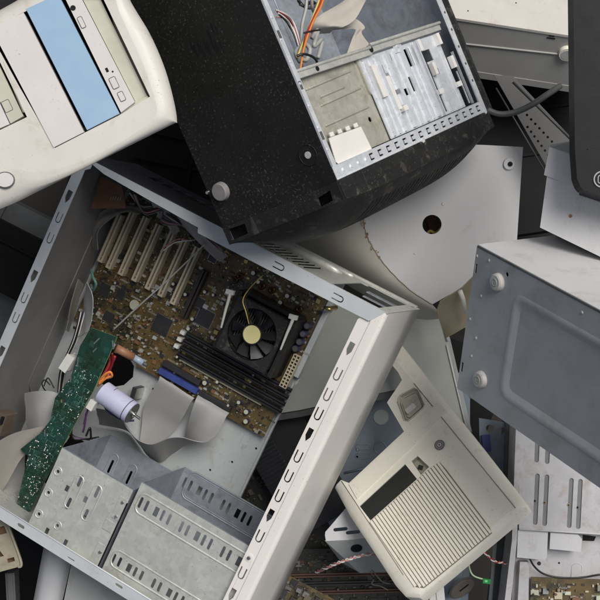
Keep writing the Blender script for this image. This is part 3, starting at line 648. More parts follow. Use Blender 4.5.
ribbon([((198, 395, -.150), (229, 413, -.150)), ((195, 402, -.143), (226, 417, -.143)), ((190, 416, -.150), (219, 432, -.132)), ((186, 430, -.160), (208, 441, -.125)), ((184, 444, -.172), (196, 441, -.118)), ((178, 450, -.172), (182, 437, -.118)), ((170, 455, -.172), (168, 438, -.115)), ((160, 462, -.172), (152, 444, -.115)), ((148, 455, -.172), (139, 440, -.115)), ((138, 442, -.172), (128, 428, -.118)), ((126, 430, -.172), (118, 414, -.120)), ((100, 424, -.172), (96, 408, -.130))], rib_g, 'wide light grey ribbon cable twisting in a wave below the motherboard')
ribbon([((25, 393, -.10), (27, 428, -.12)), ((38, 391, -.085), (40, 429, -.10)), ((54, 392, -.085), (57, 427, -.10)), ((70, 402, -.11), (66, 430, -.12))], rib_w, 'pale ribbon cable block beside the left wall, behind the green board')
ribbon([((-8, 445, -.06), (-10, 505, -.09)), ((12, 434, -.06), (6, 485, -.08)), ((30, 429, -.07), (24, 456, -.08)), ((46, 427, -.08), (44, 446, -.09)), ((70, 436, -.11), (60, 450, -.10))], rib_d, 'dull grey cable folds at the lower left inside the case')
ribbon([((-10, 470, -.10), (-8, 540, -.12)), ((12, 455, -.10), (16, 500, -.13)), ((26, 440, -.10), (24, 490, -.13))], rib_g, 'smooth grey cable loop at the lower left edge inside the case')
ribbon([((87.5, 282, -.07), (84, 300, -.10)), ((93.5, 297, -.065), (82, 318, -.10)), ((92, 318, -.07), (79, 332, -.10)), ((88, 332, -.075), (77, 338, -.10))], rib_w, 'short upright white ribbon end above the green board')
ribbon([((98, 250, -.13), (90, 245, -.145)), ((98, 232, -.12), (91, 225, -.13)), ((110, 219, -.115), (103, 211, -.125)), ((125, 212, -.12), (124, 205, -.13)), ((140, 214, -.13), (145, 207, -.14))], rib_d, 'grey ribbon cable curling over the first tan slots')
ribbon([((150, 198, -.08), (158, 196, -.08)), ((155, 210, -.09), (164, 206, -.09)), ((166, 224, -.11), (174, 220, -.11)), ((173, 236, -.13), (180, 231, -.13))], rib_d, 'short dull grey flat cable crossing above the middle tan slots')
ribbon([((172, 208, -.08), (180, 212, -.08)), ((184, 226, -.09), (193, 224, -.09)), ((196, 240, -.10), (204, 236, -.10)), ((212, 256, -.12), (220, 250, -.12)), ((220, 262, -.13), (228, 256, -.13))], rib_d, 'longer grey flat cable running along under the rear rim')
ribbon([((78, 280, -.10), (84, 285, -.13)), ((72, 300, -.10), (76, 305, -.14)), ((68, 318, -.11), (71, 322, -.15)), ((84, 262, -.11), (88, 268, -.13))][::-1][1:]+[((66, 330, -.12), (69, 332, -.15))], rib_d, 'narrow grey cable edge along the inner left wall')
for k in range(1):
    wire('wire_bundle', [[(80+j*1.2, 312, -.09), (77+j, 326, -.09), (72+j*1.1, 342, -.10), (66+j, 356, -.11), (60+j*1.4, 372, -.12), (58+j, 392, -.12)] for j in range(5)], .0011, [blackw, whitew, blackw, blackw, whitew], 'black and white wires descending along the inner left wall', 'wires')
wire('wire_bundle', [[(50, 385, -.12), (45, 380, -.12), (42, 384, -.12), (46, 391, -.13), (54, 393, -.13)], [(54, 388, -.12), (48, 378, -.12), (44, 386, -.13)]], .0010, [blackw, dkbrown], 'small black wire loop above the pale ribbon block', 'wires')
x, y = kx(68, 363, -.075)
tag(one(lambda b: b.rbox(x, y, .013, .026, -.15, -.09, -.07), 'wire_plug', white_pl, None, frame=K, bevel=.004), 'rounded white plug beside the upper end of the green board', 'plug')
wire('wire', [(91, 270, -.12), (93, 277, -.11), (96, 284, -.11), (93, 290, -.12), (91, 284, -.12)], .0022, mat('teal_wire', (.12, .26, .22), None, .35), 'glossy teal wire loop left of the tan slots')
wire('wire_bundle', [[(128+k*1.5, 192+k*.5, -.06), (140+k, 204+k*2, -.08), (152+k*2, 206+k, -.09), (168-k, 214+k*2, -.10), (190+k, 232-k, -.11), (214+k*2, 246+k, -.12)] for k in range(6)], .0012, [blackw, greyw, darkcable, blackw, pinkw, darkcable], 'dark and grey wires tangled along the rear rim above the tan slots', 'wires')
wire('wire_bundle', [[(62+k, 396+k*2, -.13), (70-k, 410+k, -.12), (66+k*2, 424, -.12), (74, 436+k, -.13), (90+k*3, 440-k, -.14)] for k in range(4)], .0011, [blackw, purplew, darkcable, blackw], 'dark wires winding below the pale ribbon block at the lower left', 'wires')
x, y = kx(0, 425, -.05)
tag(one(lambda b: (b.rbox(x-.004, y, .018, .034, .1, -.08, -.05, 0), b.rbox(x+.001, y+.008, .004, .012, .1, -.05, -.046, 1)), 'connector_block', [mat('grimy_tan', (.12, .095, .07), (.09, .07, .05), .6), blackdk], None, frame=K, bevel=.001), 'brown connector block at the left edge inside the case', 'connector')
# ================================================================== black tower, its open side towards us
T = Fr((.0517, .116, .13), [[.5509, -.3929, .7363], [.316, .9147, .2517], [-.7724, .094, .6281]])
TW, TA, TL = .3937, .1873, .44
tow = thing('computer_tower', T, 'dusty black computer tower with its silver insides open, at top centre', 'computer tower')
def tx(px, py, z=0): return T.xy(px, py, z)
def ta(px, py): q = T.at(px, py, 0, 0); return (q.y, q.z)
b = MB(); b.X = YZ
b.sheet([(.0225, -TA), (TL, -TA), (TL, -.0006), (.0225, -.0006)], [circ(*ta(308, 155), .0022, 12)], 0, .0014)
b.X = Matrix.Identity(4)
y, z = ta(308, 155); b.cyl((-.0001, y, z), (-1, 0, 0), .0042, .0008, 20, 1)
b.tube([(-.0002, y+.0125*math.cos(t*.3), z+.0125*math.sin(t*.3)) for t in range(21)], .0007, 5, 0, closed=True)
y, z = ta(207.5, 192.5); b.cyl((0, y, z+.001), (-1, 0, 0), .0028, .003, 14, 2, .0018)
# worn stamped emblem
for k, (px, py, L) in enumerate([(193, 48, .010), (196, 50, .014), (200, 47, .011), (203, 50, .016), (207, 47, .018), (210, 49, .018), (214, 45, .020), (217, 46, .015), (221, 44, .009), (213, 28, .012), (217, 30, .010), (209, 33, .009)]):
    y, z = ta(px, py); b.box(-.0004, .0002, y-L/2, y+L/2, z-.0011, z+.0011, 3)
b.build('side_panel', [blackdust, foot_pl, silver, blackdk], tow)
y, z = ta(222, 191); b = MB(); b.cyl((0, y, z), (-1, 0, 0), .0118, .006, 32, 0, .0112); b.cyl((-.006, y, z), (-1, 0, 0), .0112, .0012, 32, 0, .0100); b.build('foot', footgrey, tow)
b = MB()
b.box(TW, TW+.006, .0225, TL, -TA, .004); b.box(TW-.001, TW+.004, .0225, TL, -.004, .007); b.build('cover_edge', blackpl, tow, bevel=.001)
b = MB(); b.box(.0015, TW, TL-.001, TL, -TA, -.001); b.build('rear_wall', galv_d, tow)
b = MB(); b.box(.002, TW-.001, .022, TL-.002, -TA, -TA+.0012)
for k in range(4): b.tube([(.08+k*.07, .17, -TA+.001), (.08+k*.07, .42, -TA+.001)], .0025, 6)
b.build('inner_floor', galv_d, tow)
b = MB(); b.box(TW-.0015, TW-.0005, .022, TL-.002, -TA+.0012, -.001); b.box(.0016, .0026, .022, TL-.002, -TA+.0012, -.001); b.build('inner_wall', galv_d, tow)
# bezel (front cover) with bulging ribbed face
def bulge(x, z):
    s = (z+TA/2)/(TA/2); u = (x-TW/2)/(TW/2)
    f = max(0, 1-abs(s)**2.6)*(max(0, 1-abs(u)**7)); base = .0055*max(0, 1-abs(u)**4)
    y = -(base+.033*f)
    if -.92 < s < .80 and -.62 < u < .97: y += .0016*(1 if math.sin(x*2*math.pi/.0105) > .1 else 0)
    return y
nx, nz = 220, 26
b = MB(); b.loft([[(TW*i/nx, bulge(TW*i/nx, -TA*j/nz), -TA*j/nz) for j in range(nz+1)] for i in range(nx+1)], 0, 0, False)
b.build('bezel_face', blackpl, tow)
def band(zc, th, n=40): return [(TW*i/n, bulge(TW*i/n, zc)) for i in range(n+1)]
b = MB(); top = [(x, y) for x, y in band(0, 0)]
b.sheet(top+[(TW, .0225), (0, .0225)], [], -.0012, .0012)
b.build('bezel_edge', blackpl, tow)
b = MB(); b.X = YZ
h1 = [ta(*p) for p in [(229, 229), (246, 223), (249, 233), (233, 240)]]; h2 = [ta(*p) for p in [(318, 198), (331, 190), (334, 200), (321, 207)]]
h3 = [ta(*p) for p in [(256, 226), (312, 204), (312.5, 206), (256.5, 228.5)]]
b.sheet([(0, -TA), (.0222, -TA), (.0222, 0), (0, 0)], [h1, h2], -.0022, .0006); b.X = Matrix.Identity(4)
b.box(.010, .011, 0, .022, -TA, 0, 1); b.build('bezel_side', [blackpl, blackdk], tow)
# silver frame round the open side
b = MB(); ybm = tx(400, 150)[1]; ybt = ybm+.0
y0 = .0235; hh = .0165
tabs = []
for k in range(15):
    x = .085+k*.0205; tabs.append([(x-.0045, y0+.0125), (x+.0045, y0+.0125), (x+.0045, y0+.0105), (x-.002, y0+.0105), (x-.002, y0+.006), (x+.0045, y0+.006), (x+.0045, y0+.004), (x-.0045, y0+.004)])
b.sheet([(.001, y0), (TW-.001, y0), (TW-.001, y0+hh), (.001, y0+hh)], tabs, -.0012, 0)
b.tube([(.003, y0+.0006, 0), (TW-.003, y0+.0006, 0)], .0011, 6); b.box(.012, TW-.012, y0+hh-.001, y0+hh, -.008, 0)
for x in (.205, .385): b.cyl((x, y0+.001, -.001), (.3, -1, .3), .0045, .004, 14, 0, .003)
for k in range(4): b.cyl((.02+k*.017, y0+.008, 0), (0, 0, 1), .003, .0012, 12, 0, .0018)
b.build('lower_rim', galv_b, tow, bevel=.0003)
b = MB(); b.box(.0005, .011, y0+hh, TL, -.0012, 0); b.box(.0005, .0016, y0+hh, TL, 0, .002)
for k in range(14): b.cyl((.0062, .06+k*.027, 0), (0, 0, 1), .0022, .0012, 10, 0, .0014); 
for k in range(6): b.box(.003, .009, .072+k*.062, .082+k*.062, .0, .0004, 1)
b.build('left_rim', [galv_b, greydark], tow)
b = MB(); b.box(TW-.014, TW-.001, y0+hh, TL, -.0012, 0); b.tube([(TW-.014, y0+hh, 0), (TW-.014, TL, 0)], .0013, 6)
for k in range(12): b.cyl((TW-.007, .07+k*.025, 0), (0, 0, 1), .0018, .0008, 8, 1)
for k in range(3): b.box(TW-.009, TW-.005, .19+k*.07, .215+k*.07, 0, .0004, 1)
b.build('right_rim', [galv_b, greydark], tow)
# cross bar
za = -.006
a, d = tx(303, 77, za), tx(441, 22, za); yb_ = (a[1]+d[1])/2; wbar = .0065
b = MB(); b.box(.006, TW*.47, yb_-wbar, yb_+wbar*.6, -.012, za); b.tube([(.006, yb_+wbar*.4, za), (TW*.47, yb_+wbar*.4, za)], .0022, 8)
b.box(TW*.475, TW-.02, yb_-wbar*.6, yb_+wbar, -.012, za-.001); b.tube([(TW*.475, yb_+wbar*.9, za), (TW-.02, yb_+wbar*.9, za)], .0024, 8)
b.cyl((TW*.47, yb_, za), (0, 0, 1), .004, .001, 12, 1); b.cyl((TW*.15, yb_-.002, za), (0, 0, 1), .003, .001, 12, 1)
b.build('cross_bar', [galv, blackdk], tow, bevel=.0006)
# plates below the bar
yt_ = yb_-wbar; yb2 = y0+hh+.001
z1 = -.016
p = lambda L, z=z1: [tx(a, b_, z) for a, b_ in L]
xA = tx(352, 57, z1)[0]; xB = tx(404, 33, z1)[0]
b = MB(); b.sheet([(.004, yb2), (xA+.032, yb2), (xA+.028, yb2+.03), (xA-.0, yt_), (.004, yt_)], [circ(*tx(370, 119.5, z1), .0035, 12)], z1-.0012, z1)
for (q, r_) in [((320, 106), (360, 88)), ((325, 126), (368, 107)), ((305, 90), (350, 71)), ((320, 97), (344, 87))]:
    A, D = tx(*q, z1), tx(*r_, z1); b.tube([(*A, z1), (*D, z1)], .0018, 6)
x, y = tx(366, 74, z1); b.prism(stad(x-.006, y, .055, .014, math.pi/2), z1, z1+.003); b.prism(stad(*tx(373, 76, z1), .030, .005), z1, z1+.0006, 1); b.prism(stad(*tx(379.5, 83, z1), .052, .0062), z1, z1+.0006, 1)
b.build('drive_plate', [galv_o, blackdk], tow, bevel=.0003)
P = p([(329, 138), (361, 126.5), (372, 149), (341, 166), (336, 162)], -.008)
b = MB(); b.sheet(P, [], -.009, -.008)
for k in range(4): q = tx(333+k*8, 136-k*3, -.008); b.box(q[0]-.004, q[0]+.004, q[1], q[1]+.005, -.010, -.008)
b.build('bright_bracket', paper, tow, bevel=.0004)
b = MB(); z2 = -.012
xs0, xs1 = xA+.001, xB
def hl(px, py, w_, h_): q = tx(px, py, z2); return rect(min(max(q[0], xs0+.006+w_/2), xs1-.004-w_/2), min(q[1], yt_-.006-h_/2), w_, h_)
hs = [hl(388, 54, .008, .009), hl(393, 72, .011, .016), hl(407, 52, .013, .024), hl(406, 92, .009, .009), hl(398, 124, .005, .05), hl(384, 106, .004, .06), hl(386, 76, .003, .03), hl(412, 84, .006, .02)]
b.sheet([(xs0+.004, yb2), (xs1, yb2), (xs1, yt_), (xs0+.004, yt_)], hs, z2-.0012, z2)
for fx, ww, hh_ in ((.30, .0014, .004), (.62, .001, .003), (.74, .002, .005), (.86, .001, .003), (.10, .002, .003), (.2, .0018, .003), (.47, .003, .004), (.52, .0015, .002), (.96, .003, .006)):
    x = xs0+(xs1-xs0)*fx; b.box(x-ww, x+ww, yb2+.002, yt_-.004, z2, z2+hh_)
b.box(xs0+.018, xs0+.028, yt_-.055, yt_-.012, z2, z2+.005, 1); b.box(xs0+.040, xs0+.048, yb2+.03, yb2+.075, z2, z2+.005, 1)
x, y = tx(396, 46, z2); b.box(x-.010, x+.010, y-.009, y+.010, z2, z2+.002); screw(b, (x, y, z2+.002), r=.004)
for px, py in [(385, 76), (396, 92), (401, 108)]: q = tx(px, py, z2); b.box(q[0]-.004, q[0]+.004, q[1]-.0025, q[1]+.0025, z2, z2+.004, 2)
q = tx(401.5, 109, z2); b.box(q[0]-.006, q[0]+.004, q[1]-.004, q[1]+.003, z2, z2+.008, 1)
b.build('rail_plate', [galv_b, paper, galv_d], tow, bevel=.0003)
b = MB(); z3 = -.012; xe = TW-.030
s1, s2 = tx(431, 75, z3)[0], tx(450.5, 70, z3)[0]
ys = min(tx(420, 42, z3)[1], yt_-.012); ysb = tx(446, 112, z3)[1]
slotp = lambda x, w_: [(x-.0036, yb2+.004), (x+.0036, yb2+.004), (x+.0036, ys-.020), (x+w_, ys-.020), (x+w_, ys-.004), (x+.002, ys-.004), (x+.002, ys+.006), (x-.0036, ys+.006)]
b.sheet([(xs1+.001, yb2), (xe, yb2), (xe, yt_), (xs1+.001, yt_)], [slotp(s1, .022), slotp(s2, .020), rect(s1+.020, ys-.036, .008, .008)], z3-.0012, z3)
for sx in (s1, s2):
    b.box(sx-.010, sx-.0032, ys-.004, ys+.012, z3, z3+.007, 1); b.box(sx+.003, sx+.010, ys-.040, ys-.023, z3, z3+.007, 1); b.box(sx-.006, sx+.006, ys-.066, ys-.059, z3, z3+.006, 1)
    b.box(sx-.0075, sx-.006, yb2+.002, ys, z3, z3+.002); b.box(sx+.0115, sx+.013, yb2+.002, ys-.045, z3, z3+.002)
b.box(s2+.018, s2+.020, yb2, yt_-.03, z3, z3+.004); b.box(xs1+.004, xs1+.006, yb2, yt_, z3, z3+.006)
b.build('slot_plate', [galv_b, paper], tow, bevel=.0003)
b = MB(); b.box(xe+.002, TW-.016, yb2, yt_+.01, -.032, -.030); b.box(xe+.008, xe+.010, yb2, yt_, -.030, -.018); b.build('edge_channel', galv_d, tow)
b = MB(); b.box(.004, TW-.02, yb2, yt_, -.055, -.053); b.build('drive_floor', blackdk, tow)  # blackened so the slots above it look deep in shade
b = MB(); b.box(.004, TW-.016, yt_-.0, yt_+.0015, -TA+.002, -.013); b.build('divider', galv_d, tow)
# wires and ribbon in the tower (above the bar)
def tw(pts, z=None): return pts
ribbon([((352, -14, -.05), (372, -10, -.05)), ((345, 0, -.045), (364, 4, -.05)), ((322, 14, -.04), (354, 20, -.045)), ((310, 24, -.045), (343, 27, -.04)), ((311, 34, -.06), (336, 28, -.055)), ((330, 33, -.075), (340, 24, -.075))], rib_t, 'cream ribbon cable folded over inside the top of the black tower', fr=T)
ribbon([((328, 30, -.08), (334, 15, -.085)), ((342, 29, -.065), (354, 18, -.075)), ((356, 29, -.055), (364, 27, -.065)), ((352, 40, -.055), (362, 33, -.06)), ((344, 60, -.045), (372, 46, -.04))], rib_t, 'cream ribbon cable end dropping behind the cross bar of the black tower', fr=T)
wire('wire_bundle', [[(276+k, 10+k*1.5, -.02), (285, 14+k*2, -.022), (292-k, 20+k*2, -.03), (297-k, 32+k, -.03), (301-k, 48, -.03)] for k in range(4)]+[[(277, 17, -.02), (290, 20, -.03), (296, 36, -.03), (300, 50, -.03)]], .0011, [whitew, marw, whitew, blackw, pinkw], 'pink and white wires running along the left rim of the black tower', 'wires', fr=T)
wire('wire_bundle', [[(307, -10, -.02), (306, 8, -.025), (302, 26, -.03), (301, 46, -.03)], [(312, -12, -.02), (312, 6, -.03), (315, 14, -.04)]], .0022, [greyw, greyw], 'thick grey wires curving down beside the red wires in the black tower', 'wires', fr=T)
wire('wire_bundle', [[(324, -10, -.02), (320, 4, -.018), (313, 20, -.015), (306, 36, -.015), (303, 54, -.02)], [(326, -10, -.02), (321, 6, -.016), (312, 24, -.014), (304, 48, -.014), (300, 72, -.015)], [(321, -6, -.02), (317, 6, -.02), (310, 24, -.02), (297, 58, -.02)]], .0014, [redw, orangew, yelloww], 'red, orange and yellow wires strung across the black tower opening', 'wires', fr=T)
wire('wire_bundle', [[(300, 62, -.025), (296, 52, -.03), (304, 44, -.03), (310, 50, -.03), (306, 60, -.03), (299, 58, -.03)], [(312, 38, -.03), (318, 30, -.03), (314, 46, -.03), (322, 40, -.035), (318, 58, -.035)]], .0028, [greyw, greyw], 'bunched grey wires behind the left end of the cross bar', 'wires', fr=T)
wire('cable_tie', [(297, 56, -.015), (304, 54, -.01), (313, 57, -.012), (317, 62, -.015), (315, 66, -.02)], .0016, blackw, 'black cable tie around the grey wires in the black tower', 'cable tie', fr=T)
wire('cable_tie', [(304, 33, -.015), (312, 31, -.012), (320, 30, -.016)], .0013, blackw, 'short black cable tie under the red wires in the black tower', 'cable tie', fr=T)
wire('wire_bundle', [[(298, 0, -.05), (304, 6, -.05), (312, 2, -.05), (320, 8, -.055)], [(300, 4, -.05), (310, 8, -.05), (318, 4, -.05)]], .0022, [blackw, darkcable], 'dark wires tangled at the very top of the black tower opening', 'wires', fr=T)

# ================================================================== cream drive-bay front, top left
B = tilt(100, 100, .17, 25.4)
bz = thing('front_bezel', B, 'cream computer front with a pale blue drive cover, top left', 'front bezel')
def bp(L, z=0): return B.pts(L, z)
inn = [(-90, 196), (0, 169), (35, 172), (70, 165), (110, 148), (148, 124), (157, 112), (154, 96), (146, 72), (135, 46), (120, 14), (106, -16), (60, -10), (0, 21), (-95, 70)]
mid = [(-90, 218), (0, 188), (38, 186), (76, 172), (120, 148), (158, 125), (167, 112), (164, 92), (155, 64), (143, 36), (127, 8), (112, -24), (62, -17), (0, 16), (-99, 67)]
out = [(-92, 242), (0, 209), (40, 190.5), (82, 169.5), (130, 145.5), (172, 124.5), (177, 121), (173, 97), (164, 66), (150, 34), (131, 2), (116, -30), (64, -25), (0, 10), (-103, 62)]
h1 = [(55, 148), (87, 131.5), (120.5, 114.5), (150, 96.5), (127, 48), (101, -6), (62, -8), (46, 1), (24, 12), (-12, 30), (20, 88)]
h2 = [(27, 117), (0, 130), (-30, 144), (-60, 85), (-30, 60), (-2, 58)]
hbtn = [(5+9.5*math.cos(t*.35), 180+8*math.sin(t*.35)) for t in range(18)]
b = MB()
def dn(L, z):
    P = [Vector((p[0], p[1], z)) for p in bp(L, z)]; n_ = len(P); o = []
    for i in range(n_):
        a, c, d, e = P[i-1], P[i], P[(i+1)%n_], P[(i+2)%n_]
        for k in range(6): t = k/6; o.append(.5*((2*c)+(d-a)*t+(2*a-5*c+4*d-e)*t*t+(3*c-a-3*d+e)*t*t*t))
    return o
b.sheet([(p.x, p.y) for p in dn(inn, 0)], [bp(h1), bp(h2)], -.002, 0)
def dense(L, z): return [Vector((p[0], p[1], z)) for p in bp(L, z)]
b.loft([dn(inn, 0), dn([((a+c)*.5, (b_+d)*.5) for (a, b_), (c, d) in zip(inn, mid)], -.0006), dn(mid, -.0025), dn([(a*.45+c*.55, b_*.45+d*.55) for (a, b_), (c, d) in zip(mid, out)], -.0065), dn(out, -.014), dn(out, -.022), dn([(x*.985+1.5, y*.985+1.5) for x, y in out], -.055)], 0, 0, True, closed=True)
for h in (h1, h2): b.loft([dense(h, 0), dense(h, -.012)], 0, 0, False, closed=True)
b.build('frame', cream_pl, bz)
b = MB(); b.sheet(bp([(-60, 170), (140, 110), (100, -20), (-80, 0)], -.03), [], -.031, -.03); b.build('inner_shell', blackdk, bz)
def slab(nm, L, z0, z1, m, bev=.0006, extra=None):
    b = MB(); b.sheet(bp(L, z1), [], z0, z1); 
    if extra: extra(b, z1)
    return b.build(nm, m, bz, bevel=bev)
slab('blank_cover', [(53.5, 147.5), (84, 132), (23.5, 12.5), (-9, 28)], -.014, .0015, cream_blank)
slab('drive_cover', [(87, 130), (119.5, 113.5), (58, -6), (26, 9)], -.014, .0005, blue_pl)
def opt(b, z):
    P = bp([(69, 4), (73, 8)], z); c = bp([(73, 8)], z)[0]; b.cyl((*c, z), (0, 0, 1), .0031, .0003, 18, 1)
    c = bp([(107, 70)], z)[0]; b.rbox(*c, .003, .005, 0, z, z+.0003, 1); c = bp([(112.7, 71.6)], z)[0]; b.cyl((*c, z), (0, 0, 1), .0011, .0003, 8, 1)
    for (px, py, lx, ly) in [(81.5, 22.5, .0055, .0135), (114, 83, .0075, .0135), (121.5, 96.5, .0065, .011)]:
        c = bp([(px, py)], z)[0]; ring(b, rrect(c[0]-lx/2, c[0]+lx/2, c[1]-ly/2, c[1]+ly/2, .0015), z, .0005, 2); b.prism(rrect(c[0]-lx/2+.0006, c[0]+lx/2-.0006, c[1]-ly/2+.0006, c[1]+ly/2-.0006, .001), z, z+.0008, 0)
slab('optical_drive', [(121, 112.5), (134.8, 102), (77, -10), (62, -8)], -.014, -.001, [cream_blank, blackdk, greydark], 0, opt)
slab('blank_cover', [(135.3, 101.5), (147, 95.6), (96, -10), (78, -10)], -.014, -.0085, olive_pl)
b = MB(); P = bp([(119.5, 116.5), (149, 98), (147.5, 95.6), (134.6, 101.8), (121, 112.6)], -.006); b.sheet(P, [], -.014, -.006); b.build('bay_ledge', olive_pl, bz)
def fl(b, z):
    c = bp([(7, 106)], z)[0]; ring(b, rrect(c[0]-.0045, c[0]+.0045, c[1]-.0065, c[1]+.0065, .0012), z, .0005, 1)
slab('floppy_drive', [(23.5, 116), (10.5, 123.5), (-12, 76), (-2, 63)], -.012, -.003, [olive_pl, greydark], .0004, fl)
slab('floppy_drive', [(9.5, 124), (-18, 136), (-45, 90), (-12, 78)], -.012, -.0015, [cream_blank, greydark], .0004)
b = MB(); L = bp([(-1, 64), (23, 113)], -.003); b.tube([(L[0][0]+.006, L[0][1], -.002), (L[1][0]+.002, L[1][1], -.002)], .0022, 6); b.build('drive_slot', olive_pl, bz)
b = MB(); c = bp(hbtn, 0); q = bp([(5, 180)], 0)[0]; ring(b, c, -.0002, .0006, 1); b.add([(x, y, .0012) for x, y in [((p[0]-q[0])*.9+q[0], (p[1]-q[1])*.9+q[1]) for p in c]]+[(p[0], p[1], -.006) for p in c], [tuple(range(18))]+[(i, (i+1)%18, 18+(i+1)%18, 18+i) for i in range(18)], 0)
b.build('power_button', [cream_blank, greydark], bz)
tag(one(lambda b: b.box(-.08, .03, -.02, .03, -.10, 0), 'dark_box', navy, None, frame=tilt(2, -8, .13, 25), bevel=.002), 'dark navy box corner peeking out above the cream front, top left', 'box')
# ================================================================== grey case on the right
G7 = Fr((.2143, .0654, .05), [[.4911, .0821, -.8672], [-.3568, .9272, -.1142], [.7947, .3655, .4846]])
gh = .1908; gl = .36; gd = .14
gc = thing('computer_case', G7, 'blue-grey computer case with round feet and a white side, at the right edge', 'computer case')
def g7(L, z=0): return [G7.xy(a, b_, z) for a, b_ in L]
b = MB()
P_ = g7([(516, 299), (506, 382)]); xL = (P_[0][0]+P_[1][0])/2; yT = P_[0][1]; yB = g7([(530, 417)])[0][1]; yB = (yB+P_[1][1]-.006)/2
o_ = rrect(xL-.008, gl-.02, yB-.008, yT+.008, .016); i_ = rrect(xL, gl-.028, yB, yT, .012); i2 = rrect(xL+.006, gl-.034, yB+.006, yT-.006, .010)
sl = [rect(*G7.xy(476, 268.5), .0035, .012), rect(*G7.xy(462, 367), .004, .013), circ(*G7.xy(507, 274.5), .0028, 10)]
b.sheet([(0, -gh), (gl, -gh), (gl, 0), (0, 0)], [o_]+sl, -.0012, 0)
z3_ = lambda L, z: [(x, y, z) for x, y in L]
b.loft([z3_(o_, 0), z3_([(x*.5+u*.5, y*.5+v*.5) for (x, y), (u, v) in zip(o_, i_)], .0013), z3_(i_, 0), z3_(i2, -.0022)], 0, 0, True, closed=True)
b.sheet(i2, [], -.0034, -.0022)
for px, py in [(477, 256), (489, 260.5), (481, 296), (470, 319), (476, 338), (582, 312.5), (471.5, 356)]:
    x, y = G7.xy(px, py); b.cyl((x, y, 0), (0, 0, 1), .0022, .0010, 12, 1, .0012)
b.build('bottom_panel', [greypanel, galv], gc, bevel=.0005)
for px, py in [(494.5, 282.5), (477.5, 380)]:
    x, y = G7.xy(px, py, .006); b = MB(); b.cyl((x, y, 0), (0, 0, 1), .0112, .005, 32, 0, .0104); b.cyl((x, y, .005), (0, 0, 1), .0102, .0012, 32, 0, .0086); ft = b.build('foot', foot_pl, gc)
    f = MB(); f.tube([(x+.0042*math.cos(t*.35), y+.0042*math.sin(t*.35), .0062) for t in range(18)], .0007, 6, closed=True); f.cyl((x, y, .0062), (0, 0, 1), .0020, .0006, 14); f.build('foot_ring', greymid, ft)
b = MB(); b.box(-.0004, gl, .0, .0022, -gd, -.0016); b.box(.001, gl, -.001, .0016, -.0018, .0006, 1); b.build('side_panel', [whitept, greydark], gc, bevel=.0008)
b = MB(); b.box(0, .0012, -gh, -.0002, -gd, -.0014); b.box(0, gl, -gh, -gh+.0012, -gd, -.0014); b.box(gl-.001, gl, -gh, 0, -gd, -.0014); b.box(0, gl, -gh, 0, -gd, -gd+.001); b.build('shell', greypanel, gc)
for px, py in [(467.5, 399.5)]:
    x, y = G7.xy(px, py); b = MB(); b.cyl((x, -gh+.001, -.004), (0, -1, 0), .003, .004, 12); b.build('screw', galv, gc)

# ================================================================== white case above it
B6 = tilt(545, 175, .06, -20, 8, -15)
wb = thing('computer_case', B6, 'white painted case with a folded lid seam, above the blue-grey case', 'computer case')
q6 = lambda L, z=0: [B6.xy(a, b_, z) for a, b_ in L]
low = q6([(547, 176), (625, 205), (640, 276), (540, 227.5)]); up = q6([(549.5, 147), (578, 156.5), (640, 178), (640, 210.5), (544, 175)], .0022)
b = MB(); b.sheet(low, [], -.0012, 0); b.sheet([low[0], low[3], (low[3][0]+.0008, low[3][1]), (low[0][0]+.0008, low[0][1])], [], -.11, -.0012)
b.sheet([low[3], low[2], (low[2][0], low[2][1]+.001), (low[3][0], low[3][1]+.001)], [], -.11, -.0012)
x, y = B6.xy(570.5, 216); b.cyl((x, y, 0), (0, 0, 1), .0022, .0004, 12, 1)
b.build('body', [whitept, rustm], wb, bevel=.0004)
b = MB(); b.sheet(up, [], .0004, .0022); b.build('lid', whitept, wb, bevel=.0006)
b = MB(); U = [(*up[0], .0018), (*up[1], .0018), (*up[2], .0018)]; D = [B6.at(551, 145.5, -.05), B6.at(580, 140, -.05), B6.at(640, 140, -.05)]
b.loft([U, D], .001, 0, False); b.build('lid_top', greypanel, wb)

# ================================================================== desktop case, upper right
D4 = tilt(455, 18, -.20, -8.7, -38, 0)
dk = thing('desktop_case', D4, 'flat beige-topped desktop case with a grey underside and one round foot, upper right', 'desktop case')
q4 = lambda L, z=0: [D4.xy(a, b_, z) for a, b_ in L]
b = MB(); b.sheet([(-.02, 0), (.26, 0), (.26, .20), (-.02, .20)], [], -.004, 0)
for px, py in [(516, 3), (468, 11)]: x, y = D4.xy(px, py); b.cyl((x, y, 0), (0, 0, 1), .0012, .0004, 8, 1)
b.build('top_cover', [cream_pl, blackdk], dk, bevel=.0012)
zb4 = D4.at(520, 84.5, .001, 1).z
b = MB(); X2 = Matrix(((1,0,0,0),(0,0,1,0),(0,1,0,0),(0,0,0,1))); b.box(-.02, .26, .0015, .003, zb4, -.0045)
b.tube([(-.02, .0012, zb4*.45), (.26, .0012, zb4*.30)], .0018, 6); b.box(-.02, .26, .0005, .0016, zb4, zb4+.012)
b.box(-.02, .26, .003, .17, zb4, zb4+.002); q = D4.at(551, 38, .0015, 1); b.box(q.x-.006, q.x+.006, .0006, .0016, q.z-.001, q.z+.001, 1); b.box(q.x-.004, q.x+.004, .0006, .0016, q.z+.003, q.z+.0045, 1)
b.build('underside', [mat('desk_grey', (.38, .375, .35), (.33, .325, .305), .5, 0, 14, .05), blackdk], dk, bevel=.0006)
q = D4.at(567, 53, .0, 1); b = MB(); b.cyl((q.x, .0015, q.z), (0, -1, 0), .0125, .006, 30, 0, .0112); b.cyl((q.x, -.0045, q.z), (0, -1, 0), .0085, .0006, 24, 1); b.build('foot', [ivory_pl, foot_pl], dk)

